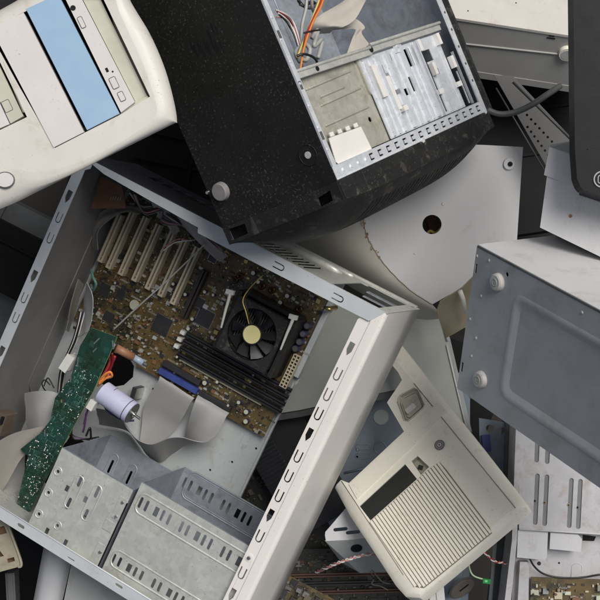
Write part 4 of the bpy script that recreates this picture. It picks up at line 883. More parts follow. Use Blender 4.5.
# ================================================================== black front at the right edge
soot2 = mat('clean_black', (.008, .008, .011), (.006, .006, .008), .5, 0, 30, .1, spec=.15)
E5 = tilt(574, 100, .14, 0, 0, 0)
bf = thing('front_bezel', E5, 'black glossy computer front cut off by the right edge', 'front bezel')
q5 = lambda L, z=0: [E5.xy(a, b_, z) for a, b_ in L]
b = MB(); b.sheet(q5([(573, -30), (660, -30), (660, 215), (600, 196), (583, 190), (580, 186), (577, 178), (575, 150)]), [q5([(581, -20), (640, -20), (640, 150), (587, 150), (584.5, 100)])], -.03, 0)
b.sheet(q5([(572.5, -30), (660, -30), (660, 220), (582, 194), (582, 190)], -.03), [], -.045, -.031); b.build('frame', soot2, bf, bevel=.002)
b = MB(); b.sheet(q5([(580, -20), (640, -20), (640, 150), (587, 150), (584.5, 100)], -.004), [], -.012, -.004); 
x, y = E5.xy(600, 180, .001); 
b.build('front_panel', soot2, bf, bevel=.001)
x, y = E5.xy(601.5, 179.5, .0); b = MB(); b.cyl((x, y, 0), (0, 0, 1), .0090, .001, 30, 1); b.tube([(x+.0088*math.cos(t*.2), y+.0088*math.sin(t*.2), .001) for t in range(32)], .0010, 6, 0); ring(b, rrect(x-.0042, x+.006, y-.0045, y+.0045, .0025), .0013, .0007); b.build('emblem', [greymid, blackdk], bf)

# ================================================================== white cover with a round hole, and its bent rusty side
P3 = tilt(432, 225, -.25, -2, 6, 4)
q3 = lambda L, z=0: [P3.xy(a, b_, z) for a, b_ in L]
co = thing('case_cover', P3, 'white metal cover with a round hole, a screw knob and a rusty bent edge', 'case cover')
seam = [(346, 120), (362, 213), (366, 233), (372, 246), (381, 260), (393, 274), (410, 290), (425, 300), (432, 304.5)]
S = q3(seam)
b = MB(); b.sheet(S+q3([(467, 285), (520, 262), (517, 240), (523, 147), (485, 145), (400, 142)]), [circ(*P3.xy(432, 224.5), .0140, 30)], -.0014, 0, 2)
for px, py in [(443, 204), (415, 253)]: x, y = P3.xy(px, py); b.cyl((x, y, 0), (0, 0, 1), .0026 if px > 430 else .0012, .0012, 12, 1, .0016)
b.build('face', [whitept, galv, dirtier(mat('cover_white', (.56, .56, .555), (.51, .51, .505), .42, 0, 10, .05), (.30, .28, .25), 30, .6, .9)], co)
rows = []
lower = [(270, 150, -.08), (283, 224, -.085), (290, 238, -.09), (302, 252, -.095), (324, 270, -.10), (352, 288, -.105), (390, 310, -.11), (412, 318, -.10), (428, 320, -.06), (442, 318.5, -.01)]
for k in range(9):
    t = k/8; rows.append([P3.at(sx*(1-t)+lx*t, sy*(1-t)+ly*t, lz*(t**2.2)) for (sx, sy), (lx, ly, lz) in zip(seam+[(443, 316)], lower)])
b = MB(); b.loft(rows, .0012); b.build('bent_side', mat('cover_paint', (.52, .50, .44), (.44, .42, .36), .5, 0, 20, .06), co)
b = MB(); L = smooth([(x, y, .0006) for x, y in S], 6); b.tube([(p.x+.0004*math.sin(i*1.9), p.y, p.z) for i, p in enumerate(L)][6:], .0006, 6, 0)
for k in range(22):
    i = min(len(L)-1, 6+int(abs(random.gauss(0, 11)))); p = L[i]; b.cyl((p.x+random.uniform(-.004, .003), p.y+random.uniform(-.003, .003), -.0002), (0, 0, 1), random.uniform(.0006, .0022), .0009, 9, 0)
x, y = P3.xy(361, 215); b.rbox(x-.001, y-.002, .008, .009, .4, -.003, .0008)
b.build('rust', rustm, co)
x, y = P3.xy(509.5, 164, .004); b = MB(); b.cyl((x, y, 0), (0, 0, 1), .0092, .0035, 28, 0, .0080); b.cyl((x+.001, y, .0035), (0, 0, 1), .0035, .0012, 16, 1); b.box(x+.0005, x+.0018, y-.003, y+.003, .0045, .0052, 1)
b.build('screw_knob', [whitept, blackdk], co)
x, y = P3.xy(389, 203, 0); tag(one(lambda b: (b.cyl((x, y, .0002), (0, 0, 1), .0034, .0022, 14, 0, .0026), b.cyl((x, y, .0024), (0, 0, 1), .0014, .0003, 8, 1)), 'rivet', [galv, blackdk], co), None, None)
wire('wire', [(426, 236, -.05), (430, 231, -.045), (436, 233, -.045), (444, 226, -.06), (448, 236, -.08)], .0022, yelloww, 'yellow wire glimpsed through the round hole of the white cover', fr=P3)
tag(one(lambda b: b.rbox(P3.xy(434, 222, -.05)[0], P3.xy(434, 222, -.05)[1], .016, .03, .3, -.08, -.06), 'wire_plug', mat('dim_brown_plug', (.10, .05, .03), None, .5), None, frame=P3), 'brown plug glimpsed in shadow through the round hole of the white cover', 'plug')
# tan inside piece below the cover
c9 = tilt(450, 305, -.21, 20, 0, 0)
A_ = [c9.at(*p) for p in [(437, 311, -.01), (440, 302, 0), (462, 288, .02), (480, 270, .02)]]; Z_ = [c9.at(*p) for p in [(446, 338, -.04), (452, 335, -.03), (464, 328, -.03), (490, 320, -.03)]]
b = MB(); b.loft([[a.lerp(z, k/6)+Vector((0, 0, -.012*math.sin(k/6*math.pi))) for a, z in zip(A_, Z_)] for k in range(7)], .0015)
o = tag(b.build('plastic_shell', mat('tan_shell', (.42, .37, .24), (.36, .31, .20), .5, 0, 20, .05), None, frame=c9), 'curved tan plastic shell below the white cover with the round hole', 'plastic shell')
one(lambda b: b.tube([c9.at(460, 291, .022), c9.at(463, 299, .014), c9.at(465, 312, .0)], .0035, 8), 'lip', ivory_pl, o)

# ================================================================== beige front panel, lower right
Z = Fr((( 527-300)*1.72/F, (300-507)*1.72/F, -.12), [[.7724, -.4807, -.4151], [.6319, .6478, .4255], [.0644, -.5909, .8041]])
fz = thing('front_bezel', Z, 'beige computer front with a ribbed grille and dark window, lower right', 'front bezel')
q8 = lambda L, z=0: [Z.xy(a, b_, z) for a, b_ in L]
Fp = [(341, 480), (357, 505), (380, 540), (403, 574), (412, 586), (422, 588.5), (507, 513.5), (516, 508), (514, 503), (470, 454), (413, 382), (378, 337), (372, 342), (398, 372), (402, 380), (387, 402.5), (404, 431.5), (349, 483)]
Op = [(335, 488), (350, 516), (372, 549), (396, 586), (406, 597), (420, 598), (520, 514.5), (527, 507.5), (524, 501), (482, 447), (425, 375), (389, 329)]
win = [(359.5, 506), (405, 464), (417, 479), (370.5, 520.5)]
led = [(411.5, 461), (419, 455), (429, 467), (421, 475)]
grl = [(370, 521.5), (381, 512), (417, 480), (424, 473), (439, 461.5), (445, 468), (489.5, 527), (492, 533), (424, 588), (416, 587), (406, 572.5)]
mod = [(398, 402), (400, 396), (414, 388.5), (418, 390), (424.5, 405), (423, 408), (408, 421), (404.5, 420)]
b = MB(); b.sheet(q8(Fp), [q8(win), q8(led), q8(mod)], -.003, 0, 0)
FL = [Vector((*p, 0)) for p in q8(Fp[:12])]; OL = [Vector((*p, -.009)) for p in q8(Op, -.009)]
md = [f.lerp(o, .62)+Vector((0, 0, .0022)) for f, o in zip(FL, OL)]
b.loft([FL, md, OL, [o+Vector((0, 0, -.022)) for o in OL]], .0012, 0)
q_ = q8([(349, 483), (404, 431.5)]); b.sheet([(q_[0][0], q_[0][1]), (q_[1][0], q_[1][1]), (q_[1][0]+.0003, q_[1][1]-.0014), (q_[0][0]+.0003, q_[0][1]-.0014)], [], -.02, -.0031)
# shallow seams and creases
for (a, d) in [((413, 382), (516.5, 510))]:
    A, D = Z.at(*a, .0), Z.at(*d, .0); 
b.build('frame', ivory_pl, fz, bevel=.0004)
b = MB(); A, D = Z.at(414, 383.5, .0002), Z.at(515.5, 508, .0002); b.tube([A, D], .0006, 5); A, D = Z.at(341.5, 481, .0002), Z.at(403.5, 575, .0002); b.tube([A, D], .0005, 5)
b.build('seam', mat('seam_brown', (.30, .25, .17), None, .7), fz)  # thin brown lines along the two creases
# raised step between upper strip and grille field
b = MB(); b.sheet(q8([(349, 484.5), (404.5, 433), (413, 424), (438, 402), (446, 411), (410, 449), (357, 499)], .0016), [], -.002, .0016); b.build('raised_band', ivory_pl, fz, bevel=.0012)
b = MB(); b.sheet(q8([(416.5, 455), (439, 437.5), (453, 456), (440, 461), (430.5, 468)], .0012), [], -.002, .0012); b.build('raised_pad', ivory_pl, fz, bevel=.0012)
b = MB(); b.sheet(q8(win, -.002), [], -.004, -.002); b.build('window', mat('smoked_window', (.022, .024, .022), (.016, .018, .016), .3, 0, 30, .03), fz)
b = MB(); L = q8(led, -.010); b.sheet(L, [], -.012, -.010); c = q8([(420.5, 467.5)], -.008)[0]; b.rbox(*c, .0062, .0062, .62, -.010, -.0065, 1)
LL = q8(led); b.loft([[(x, y, -.001) for x, y in LL], [(x, y, -.011) for x, y in LL]], 0, 0, False, closed=True); b.build('lamp_recess', [olive_pl, chipm], fz)
# grille ribs
gq = q8(grl, .001)
ga, gb_ = Vector(q8([(438, 462)])[0]), Vector(q8([(490, 531)])[0]); dirv = (gb_-ga).normalized(); per = Vector((dirv.y, -dirv.x))
if per.dot(Vector(q8([(370, 521)])[0])-ga) < 0: per = -per
tot = (Vector(q8([(368, 522)])[0])-ga).dot(per); n = 26
b = MB(); b.sheet(gq, [], .0004, .0008, 1)
for k in range(n+1):
    o0 = ga+per*(tot*(k+.15)/n); ts = []
    for i in range(len(gq)):
        p0, p1_ = Vector(gq[i])-o0, Vector(gq[i-1])-o0
        d0, d1 = p0.dot(per), p1_.dot(per)
        if (d0 > 0) != (d1 > 0): ts.append(p0.lerp(p1_, d0/(d0-d1)).dot(dirv))
    if len(ts) >= 2:
        t0, t1 = min(ts), max(ts); wv = abs(tot)/n*.41
        a0 = o0+dirv*(t0+.001); a1 = o0+dirv*(t1-.001)
        pr = [(-wv, .0009), (-wv*.75, .0024), (wv*.75, .0024), (wv, .0009)]
        b.loft([[(*(p_+per*u), z) for u, z in pr] for p_ in (a0, a1)], 0, 0, False); 
        for p_ in (a0, a1): b.add([(*(p_+per*u), z) for u, z in pr], [(0, 1, 2, 3)], 0)
b.build('grille', [ivory_pl, mat('groove_plastic', (.22, .17, .10), (.15, .12, .07), .6)], fz)
# round badge
c = q8([(439.5, 445)], .002)[0]; b = MB(); b.cyl((*c, .0008), (0, 0, 1), .0078, .0016, 32, 0); 
for r_, m_, z_ in ((.0072, 1, .0024), (.0058, 0, .0026), (.0046, 1, .0028), (.0032, 2, .003), (.0013, 1, .0033)): b.cyl((*c, .0022), (0, 0, 1), r_, z_-.0022+.0002, 28, m_)
b.build('badge', [greymid, mat('badge_dark', (.12, .10, .11), None, .4), mat('badge_light', (.55, .50, .50), None, .4)], fz)
# power button module
M_ = q8([(387.5, 402.5), (411, 383), (437, 401), (413, 424), (404.5, 431)], .0008)
b = MB(); MI = q8(mod); b.loft([[(x, y, .0015) for x, y in MI], [(x, y, -.008) for x, y in MI]], 0, 0, False, closed=True); b.sheet(MI, [], -.010, -.008)
cm = Vector(q8([(411.5, 404.5)])[0]); ring(b, [tuple(cm+(Vector(p_)-cm)*1.02) for p_ in MI], .0006, .0012, 1); ring(b, [tuple(cm+(Vector(p_)-cm)*.86) for p_ in MI], -.004, .0012, 1)
b.sheet([tuple(cm+(Vector(p_)-cm)*.74) for p_ in MI], [], -.008, -.0035, 1)
c = q8([(410.5, 408.5)], 0)[0]; b.rbox(*c, .0165, .0085, 0.02, -.0035, .0006, 2)
c = q8([(414.5, 399)], 0)[0]
for k in (-1, 0, 1): b.rbox(c[0]+k*.004, c[1]+.001, .0012, .007, .0, -.0035, -.002, 1)
b.build('power_switch', [ivory_pl, olive_pl, white_pl], fz)

# ================================================================== grey-green panel under the big case
X1 = tilt(400, 350, -.37, 0, 0, 0)
qx = lambda L, z=0: [X1.xy(a, b_, z) for a, b_ in L]
xp = thing('case_side_panel', X1, 'plain grey-green case panel below the cream rim and above the beige front', 'case panel')
b = MB(); b.sheet(qx([(255, 330), (300, 300), (441, 316), (447, 331), (465, 427), (470, 440), (440, 405), (404, 388), (300, 410), (262, 416)]), [], -.002, 0); b.build('face', mat('panel_grey_green', (.40, .42, .38), (.36, .38, .34), .45, 0, 10, .04), xp)
b = MB(); b.tube([X1.at(442, 319, .001), X1.at(448, 341, .001)], .0026, 8); b.tube([X1.at(446.5, 345, .001), X1.at(467, 432, .001)], .0014, 8); b.sheet(qx([(447, 331), (450, 338), (472, 432), (466, 430)], -.004), [], -.006, -.004, 1); b.build('folded_edge', [whitept, greymid], xp)
b = MB(); L = qx([(404, 388), (300, 410), (262, 416), (262, 423), (300, 417), (404, 395)], -.004); b.sheet(L, [], -.01, -.004); b.build('lower_edge', greydark, xp)
# ================================================================== blue-grey chassis under the beige front
Y1 = tilt(370, 430, -.43, 0, 0, 0)
qy = lambda L, z=0: [Y1.xy(a, b_, z) for a, b_ in L]
ch = thing('computer_chassis', Y1, 'blue-grey steel chassis floor with pressed outlines, behind the beige front', 'chassis')
b = MB(); b.sheet(qy([(352, 398), (470, 370), (470, 470), (345, 560), (318, 500), (330, 430)]), [circ(*Y1.xy(357, 457), .0022, 10)], -.0015, 0)
for c_, r_ in (((380, 448), .0095),): ring(b, circ(*Y1.xy(*c_), r_), 0, .0012)
for px, py in ((363, 447), (363, 456)): ring(b, stad(*Y1.xy(px, py), .024, .008, 0), 0, .0010)
A, D = Y1.at(344, 473, 0), Y1.at(375, 466, 0); b.tube([A, D], .0022, 6); b.build('floor', bluegrey, ch)
b = MB(); x, y = Y1.xy(381, 417); b.cyl((x, y, 0), (0, 0, 1), .0120, .0012, 30); b.build('disc', greymid, ch)
b = MB(); x, y = Y1.xy(357.5, 449.5); b.cyl((x, y, 0), (0, 0, 1), .0032, .003, 12, 0, .0018); b.build('screw', silver, ch)
# dark glossy drive under the power-supply gap
V1 = tilt(290, 470, -.40, -60, 3, 0)
dd = tag(one(lambda b: (b.box(-.09, .10, -.045, .06, -.04, 0, 0), [b.box(-.06+k*.006, -.057+k*.006, -.045, .0, 0, .0012, 1) for k in range(14)], b.cyl((.055, .01, 0), (0, 0, 1), .02, .0015, 30, 1)), 'optical_drive', [blk_gloss, mat('dim_steel', (.06, .07, .08), None, .3, .5)], None, frame=V1, bevel=.001), 'dark glossy drive lying deep under the gap beside the slotted rim', 'disc drive')

# ================================================================== perforated steel strip, upper right
S8 = tilt(540, 130, -.2, -47, 0, 0)
st = MB(); L = [S8.xy(*p) for p in [(494, 75), (513, 76), (600, 168), (560, 190)]]
rws = []
for k in range(8):
    for (ax_, ay_, bx_, by_) in ((527, 115, 556, 146), (527.5, 127, 552, 160)):
        rws.append(circ(*S8.xy(ax_+(bx_-ax_)*k/7, ay_+(by_-ay_)*k/7), .0019, 8))
st.sheet(L, rws, -.0012, 0); A, D = S8.at(513, 82, 0), S8.at(592, 160, 0); st.tube([A, D], .0018, 6, 0); A, D = S8.at(496, 88, 0), S8.at(556, 190, 0); st.tube([A, D], .0014, 6)
tag(st.build('perforated_strip', [mat('dim_bracket', (.045, .045, .044), (.033, .033, .032), .5, 0, 30, .05), greymid], None, frame=S8), 'perforated grey steel strip slanting through the gap under the desktop case', 'metal strip')
wire('cable', [(488, 110, -.06), (500, 114, -.06), (516, 112, -.06), (533, 104, -.07), (548, 94, -.09), (560, 86, -.11)], .0042, darkcable, 'dark grey cable curving out from the black tower corner', 'cable', fr=tilt(300, 300, 0))

def deadcase(name, fr, w_, h_, d_, m, label, cat, parts=()):
    o = thing(name, fr, label, cat)
    b = MB(); b.sheet([(0, 0), (w_, 0), (w_, h_), (0, h_)], [], -.001, 0); b.build('front_panel', m, o, bevel=.0008)
    b = MB(); b.box(0, w_, 0, .001, -d_, -.0012); b.box(0, w_, h_-.001, h_, -d_, -.0012); b.box(0, .001, .001, h_-.001, -d_, -.0012); b.box(w_-.001, w_, .001, h_-.001, -d_, -.0012); b.build('shell', m, o)
    b = MB()
    for p_ in parts: b.box(*p_)
    if parts: b.build('ridge', m, o, bevel=.0008)
    return o
vdark = mat('gap_shade_paint', (.012, .012, .012), (.008, .008, .008), .6, 0, 16, .05, spec=.1)  # near-black filler colour, stands in for the deep shade of the gaps
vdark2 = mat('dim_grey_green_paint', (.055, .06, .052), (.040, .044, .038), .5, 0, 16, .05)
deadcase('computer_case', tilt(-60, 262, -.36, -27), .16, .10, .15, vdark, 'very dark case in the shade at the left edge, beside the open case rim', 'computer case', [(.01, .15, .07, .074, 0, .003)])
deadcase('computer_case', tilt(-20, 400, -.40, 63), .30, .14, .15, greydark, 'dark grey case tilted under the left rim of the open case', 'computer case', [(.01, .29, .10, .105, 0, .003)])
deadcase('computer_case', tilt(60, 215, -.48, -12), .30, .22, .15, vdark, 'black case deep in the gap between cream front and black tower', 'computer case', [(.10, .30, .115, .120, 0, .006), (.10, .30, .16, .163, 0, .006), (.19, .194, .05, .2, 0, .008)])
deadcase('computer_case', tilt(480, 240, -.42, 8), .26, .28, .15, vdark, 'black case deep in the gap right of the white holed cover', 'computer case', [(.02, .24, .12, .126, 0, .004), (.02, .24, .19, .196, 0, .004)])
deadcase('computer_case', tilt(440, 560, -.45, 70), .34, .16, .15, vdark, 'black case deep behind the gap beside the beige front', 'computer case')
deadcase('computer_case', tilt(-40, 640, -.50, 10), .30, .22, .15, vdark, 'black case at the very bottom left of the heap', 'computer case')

# ================================================================== dark rail with two round holes
R9 = tilt(492, 450, -.27, -4, 0, 0)
rl_ = thing('metal_bracket', R9, 'dark steel bracket with two round holes between beige front and white chassis', 'bracket')
b = MB(); L = [R9.xy(*p) for p in [(479, 418), (515, 424), (506, 470), (500, 500), (480, 462)]]
b.sheet(L, [circ(*R9.xy(490, 428.5), .0058, 16), circ(*R9.xy(501.5, 430.5), .0052, 16)], -.0015, 0); b.build('plate', bluegrey, rl_)
b = MB(); x, y = R9.xy(486, 443); b.rbox(x, y, .012, .024, .15, 0, .006); b.build('blue_clip', mat('blue_clip', (.03, .04, .16), None, .4), rl_)
b = MB(); L = [R9.xy(*p, .004) for p in [(506, 405), (517, 408), (511, 520), (498, 640), (486, 640), (503, 500)]]; b.sheet(L, [], -.03, .004); b.build('upright', greydark, rl_)
b = MB(); b.tube([R9.at(497, 520, .008), R9.at(487, 640, .008)], .003, 8); b.build('rod', greymid, rl_)

# ================================================================== white chassis, lower right
W8 = tilt(560, 480, -.20, -1.5, 0, 0)
qw = lambda L, z=0: [W8.xy(a, b_, z) for a, b_ in L]
wc = thing('computer_chassis', W8, 'open white steel chassis with long slots and a brown board, lower right corner', 'chassis')
sl = []
for px, y0_, y1_ in [(538, 425, 462.5), (548.5, 430, 464), (536.5, 473.5, 525), (546, 474.5, 526), (570.5, 478, 528), (579.5, 479, 529)]:
    a, d = W8.xy(px+(1.0 if y0_ > 470 else 0), y0_), W8.xy(px-1.5, y1_); sl.append(((a[0]+d[0])/2, (a[1]+d[1])/2, a[1]-d[1], math.atan2(a[1]-d[1], a[0]-d[0])))
b = MB(); b.sheet(qw([(519, 400), (640, 400), (640, 538), (599, 533.5), (519, 528.5)]), [stad(x, y, L, .0064, a) for x, y, L, a in sl], -.0014, 0)
for x, y, L, a in sl: b.prism(stad(x, y, L+.001, .0074, a), -.0026, -.0016, 1)
b.tube([W8.at(519, 529, 0), W8.at(600, 534, 0)], .0018, 6)
for px, py, r, m_ in [(535, 501, .0016, 2), (577.5, 507.5, .0018, 2), (544.5, 502.5, .0030, 3), (568.5, 505, .0030, 3), (544.5, 502.5, .0014, 2), (568.5, 505, .0014, 2)]:
    x, y = W8.xy(px, py); b.cyl((x, y, -.0028), (0, 0, 1), r, .0034 if r > .0029 else .0038, 14, m_, r*.7)
b.build('slotted_plate', [whiteold, mat('slot_grey', (.20, .205, .21), (.16, .165, .17), .5), blackdk, rustm], wc, bevel=.0004)
b = MB(); b.sheet(qw([(516, 427), (521, 430), (517, 540), (507, 640), (500, 640), (512, 540)], .004), [], -.05, .004)
b.build('edge_rail', whiteold, wc, bevel=.001)
b = MB(); b.sheet(qw([(518, 530), (548, 531.5), (547, 556), (545, 560), (517, 557.5)], -.003), [], -.0045, -.003); b.build('flap', whitept, wc, bevel=.0004)
b = MB(); b.sheet(qw([(550.5, 532.5), (578, 534.5), (582, 539), (581, 552), (549.5, 549)], -.003), [], -.0045, -.003); b.build('flap', [whitept, chipm], wc, bevel=.0004)
b = MB(); b.sheet(qw([(515, 520), (640, 520), (640, 650), (510, 650)], -.024), [circ(*W8.xy(539, 563.5, -.024), .003, 12), circ(*W8.xy(559, 563, -.024), .0016, 10)], -.0255, -.024)
ring(b, [W8.xy(*p, -.024) for p in [(571, 577), (572, 566), (575, 563.5), (579, 563.5), (582, 566), (582.5, 577)]], -.024, .0010)
b.prism(qw([(583, 535), (596, 536.5), (594, 541), (583, 540.5)], -.023), -.024, -.0225, 1)
b.build('rear_plate', [whiteold, blackdk], wc)
b = MB(); b.sheet(qw([(520, 562), (529, 562), (528, 650), (515, 650)], -.010), [], -.024, -.010); b.build('post', whiteold, wc, bevel=.001)
P_ = qw([(531, 577), (640, 581), (640, 660), (528, 660)], -.015); b = MB(); b.sheet(P_, [], -.017, -.015); bd = b.build('circuit_board', pcb_br, wc)
b = MB(); xs = [p_[0] for p_ in P_]; clutter(b, P_[0][0]+.002, P_[1][0]-.005, P_[2][1], P_[1][1]-.006, -.015, 330, 6, (), smax=.008, hmax=.007); tag(b.build('small_components', [tanpl, tan_pl, captop, dkbrown, silver, brownbd], bd), None, None, kind='stuff')
wire('cable', [(530, 559, -.004), (534, 566, -.008), (542, 573, -.012), (555, 577, -.014), (572, 578, -.014), (586, 577, -.014), (602, 574.5, -.012), (640, 572, -.012)], .0014, blackw, 'thin black cable across the bottom of the white chassis', 'cable', fr=W8)

# ================================================================== little loose leads under the beige front
U9 = tilt(480, 570, -.2)
wire('led_lead', [[(468, 560, .0), (470, 570, -.01), (474, 576, -.01), (484, 579.5, -.01)]], .0013, [greenw], 'pale green lead ending in a green plug below the beige front', 'wire', fr=U9)
x, y = U9.xy(486.5, 581, -.01); tag(one(lambda b: (b.rbox(x, y, .011, .0065, -.15, -.014, -.007, 0), b.rbox(x-.001, y+.0005, .004, .003, -.15, -.007, -.0065, 1)), 'green_plug', [greenled, mat('green_bright', (.25, .7, .35), None, .3)], None, frame=U9, bevel=.0006), 'tiny green plug at the end of the pale green lead', 'plug')
def twist(pts, r, amp, fr, mats, label):
    L = smooth([fr.at(*p) for p in pts], 14); b = MB()
    for s_ in (0, 1): b.tube([p+Vector((math.cos(i*.55+s_*math.pi)*amp, math.sin(i*.55+s_*math.pi)*amp, math.cos(i*.55+s_*math.pi+1.5)*amp)) for i, p in enumerate(L)], r, 6, s_)
    return tag(b.build('twisted_wire', mats, None, frame=fr), label, 'wire')
twist([(478, 546, .0), (486, 554, .0), (494, 561, -.005), (502, 562.5, -.01), (508, 564, -.01)], .0010, .0010, U9, [redw, whitew], 'short red and white twisted lead right of the beige front')
twist([(316, 572, -.10), (326, 568, -.07), (336, 563.5, -.055), (346, 560, -.05), (356, 557, -.05), (366, 554.5, -.05), (382, 553, -.055), (396, 548, -.06)], .0013, .0013, U9, [pinkw, whitew], 'pink and white twisted lead across the dark boards, bottom centre')
wire('wire_bundle', [[(370, 571, -.09), (374, 578, -.085), (372, 584, -.09), (380, 586, -.09), (388, 590, -.1)], [(372, 570, -.09), (377, 576, -.08), (383, 582, -.08), (392, 584, -.09)], [(371, 575, -.08), (378, 582, -.08), (386, 580, -.08), (396, 588, -.09)]], .0010, [tanpl, tanpl, dkbrown], 'tangle of tan wires under the left edge of the beige front', 'wires', fr=U9)
# disc, pale bits below
x9 = tilt(462, 588, -.26, -8, 40, 30)
tag(one(lambda b: (b.cyl((0, 0, -.002), (0, 0, 1), .022, .003, 40, 0), b.cyl((0, 0, .001), (0, 0, 1), .0195, .0008, 40, 1), b.rbox(.002, .002, .016, .003, .7, .0018, .0024, 2)), 'speaker', [greydark, mat('cone_brown', (.16, .14, .12), (.12, .10, .09), .6), blackdk], None, frame=x9), 'small round brown speaker standing on edge below the beige front', 'speaker')
y9 = tilt(440, 590, -.22, 5)
tag(one(lambda b: (b.box(-.006, .006, -.03, .018, -.01, 0), b.box(-.016, -.006, -.03, .003, -.012, -.002)), 'plastic_clip', white_pl, None, frame=y9, bevel=.001), 'white plastic clip at the bottom edge under the beige front', 'clip')
y9 = tilt(455, 575, -.30, -3)
tag(one(lambda b: (b.box(-.04, .022, -.08, .06, -.03, 0), b.box(-.03, .012, -.08, .05, 0, .002)), 'metal_plate', bluegrey, None, frame=y9, bevel=.002), 'blue-grey metal plate behind the small round speaker', 'metal plate')

# ================================================================== bottom centre: white bracket over dim circuit boards
N9 = tilt(345, 530, -.27, 0, 0, 0)
br = thing('metal_bracket', N9, 'white folded steel bracket with two oval slots, bottom centre', 'bracket')
qn = lambda L, z=0: [N9.xy(a, b_, z) for a, b_ in L]
b = MB(); ov = []
for (px, py) in ((340.5, 529.3), (353, 532.3)): x, y = N9.xy(px, py); ov.append(stad(x, y, .021, .0052, .10))
b.sheet(qn([(325, 535.5), (325.3, 532), (346, 508), (352, 500), (400, 500), (400, 532), (375, 537), (348, 540), (326, 541)]), ov, -.0014, 0); b.build('top_face', whitept, br)
T0 = [N9.at(325, 541, 0), N9.at(348, 540, 0), N9.at(375, 537.5, 0), N9.at(400, 534, 0)]; T1 = [N9.at(341, 562, -.05), N9.at(360, 573, -.05), N9.at(385, 572, -.05), N9.at(400, 572, -.05)]
b = MB(); b.loft([T0, T1], .0012, 0, False); c = T0[1].lerp(T1[1], .25); c.x += .008
b.cyl(c+Vector((0, 0, .0012)), (T1[1]-T0[1]).cross(T0[2]-T0[1])*-1, .0085, .0008, 24, 1); b.build('front_face', [greymid, blackdk], br)
pcb_dm = pcb('shaded_board_mask', (.022, .026, .018), (.012, .013, .010), (.05, .05, .03)); dimc = [mat('shaded_%s' % n_, c_, None, .6) for n_, c_ in (('black', (.012, .012, .012)), ('tan', (.12, .10, .07)), ('grey', (.11, .11, .11)), ('brown', (.03, .022, .016)), ('steel', (.16, .16, .15)), ('rust', (.08, .04, .02)), ('dark', (.02, .02, .02)))]  # darkened copies: shade of the deep gap put into board and part colours
def dimboard(px, py, z, ang, w_, h_, n, label, m=None, rows=0):
    fr = tilt(px, py, z, ang, random.uniform(-3, 3), random.uniform(-3, 3)); o = thing('circuit_board', fr, label, 'circuit board')
    b = MB(); b.box(-w_/2, w_/2, -h_/2, h_/2, -.0018, 0); b.build('board', m or pcb_dm, o)
    av_ = []
    for k in range(rows):
        yy_ = h_/2-.040-k*.0135; b = MB(); b.box(-w_/2+.01, w_/2-.02, yy_-.0032, yy_-.0006, 0, .009); b.box(-w_/2+.01, w_/2-.02, yy_+.0006, yy_+.0032, 0, .009); b.build('memory_slot', [chipm if k % 2 else mat('dull_maroon_slot', (.10, .045, .03), None, .5)], o); av_.append((-w_/2+.008, w_/2-.018, yy_-.004, yy_+.004))
    for k in range(5):
        x, y, s_ = random.uniform(-w_/2+.02, w_/2-.02), random.uniform(-h_/2+.02, h_/2-.02), random.uniform(.006, .012)
        if any(a[2]-.01 < y < a[3]+.01 for a in av_): continue
        b = MB(); b.box(x-s_, x+s_, y-s_, y+s_, 0, .0025); b.build('chip', chipm, o); av_.append((x-s_, x+s_, y-s_, y+s_))
    b = MB(); clutter(b, -w_/2+.002, w_/2-.012, -h_/2+.002, h_/2-.004, 0, n, 7, av_, smax=.008, hmax=.008)
    tag(b.build('small_components', dimc, o), None, None, kind='stuff'); return o
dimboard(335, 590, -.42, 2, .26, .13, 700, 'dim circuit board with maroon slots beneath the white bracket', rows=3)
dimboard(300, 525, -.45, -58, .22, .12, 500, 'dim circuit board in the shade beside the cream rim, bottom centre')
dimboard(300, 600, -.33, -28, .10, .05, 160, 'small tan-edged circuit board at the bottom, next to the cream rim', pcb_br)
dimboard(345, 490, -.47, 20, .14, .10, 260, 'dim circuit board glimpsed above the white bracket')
tag(one(lambda b: (b.tube([(-.035, .0, 0), (.035, -.004, 0)], .007, 12, 0), b.cyl((.035, -.004, 0), (1, 0, 0), .0085, .01, 14, 0)), 'metal_post', [tanpl], None, frame=tilt(318, 500, -.36, 70)), 'tan metal post in the dim gap below the beige front corner', 'post')

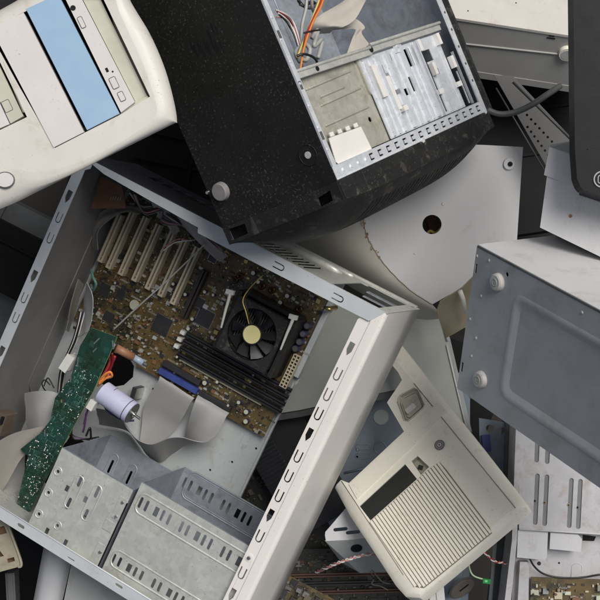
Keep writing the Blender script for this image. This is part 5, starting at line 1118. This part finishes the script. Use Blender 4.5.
# ================================================================== bottom left: pale case corner, grey panel, tan bay
L9 = tilt(70, 590, -.24, -18, 0, 0)
pc = thing('computer_case', L9, 'light grey rounded case corner below the open case, bottom left', 'computer case')
ql = lambda L, z=0: [L9.xy(a, b_, z) for a, b_ in L]
b = MB(); prof2 = [(44, 0, -.020), (47, 0, -.008), (52, 0, -.001), (60, 0, .0), (68, 0, -.002), (72, 0, -.010), (75, 0, -.024)]
top_ = [L9.at(px, 545, z) for px, _, z in prof2]; bot_ = [L9.at(px-18-(px-44)*.1, 640, z) for px, _, z in prof2]
b.loft([[t_.lerp(u_, k/6) for t_, u_ in zip(top_, bot_)] for k in range(7)], .0015); b.build('corner', mat('light_grey_plastic', (.42, .43, .44), (.37, .38, .39), .4, 0, 14, .04), pc)
b = MB(); b.sheet(ql([(75, 545), (165, 575), (190, 640), (56, 640)], -.024), [], -.026, -.024); b.build('side', greymid, pc)
L8 = tilt(8, 550, -.22, -20, 0, 0)
tb = thing('drive_frame', L8, 'tan plastic frame with moulded pockets at the bottom left edge', 'plastic frame')
ql = lambda L, z=0: [L8.xy(a, b_, z) for a, b_ in L]
b = MB(); b.sheet(ql([(-30, 508), (7, 522), (9, 528), (21, 562), (18, 567), (-30, 580)]), [ql(h) for h in ([(-20, 531), (4, 526), (7, 533), (-20, 540)], [(-20, 556), (0, 551), (4, 556), (-20, 562)], [(7, 559), (14, 557), (15, 561), (8, 563)])], -.004, 0)
for h in ([(7, 522), (9, 528), (21, 562), (18, 567)],):
    Lh = [L8.at(*p_, 0) for p_ in h]; b.tube(smooth(Lh), .0022, 6)
b.build('face', tanpl, tb, bevel=.0008)
b = MB(); b.sheet(ql([(-30, 510), (7, 524), (20, 562), (-30, 578)], -.014), [], -.03, -.014); b.build('core', brownbd, tb)
tag(one(lambda b: (b.box(-.007, .007, -.10, .04, -.03, 0), b.box(-.004, .004, -.10, .04, 0, .002)), 'steel_strip', greydark, None, frame=tilt(11, 600, -.30, 3), bevel=.001), 'narrow grey steel strip standing at the bottom left edge', 'metal strip')

# ------------------------------------------------------------------ groups of like things (GROUPS)
for o in list(C.objects):
    if o.parent or 'label' not in o: continue
    l, c = o['label'], o['category']
    if c == 'computer case' and ('black case' in l or 'very dark' in l): o['group'] = 'black cases deep in the gaps of the heap'
    elif c == 'ribbon cable': o['group'] = 'grey ribbon cables in the open case' if 'black tower' not in l else 'cream ribbon cables in the black tower'
    elif c == 'circuit board' and 'dim' in l: o['group'] = 'dim circuit boards at the bottom of the heap'
    elif c == 'cable tie': o['group'] = 'black cable ties in the black tower'
    elif c == 'wires': o['group'] = 'wires in the black tower' if 'tower' in l or 'cross bar' in l else 'loose wires in the heap'
    elif c == 'front bezel': o['group'] = 'loose computer fronts'
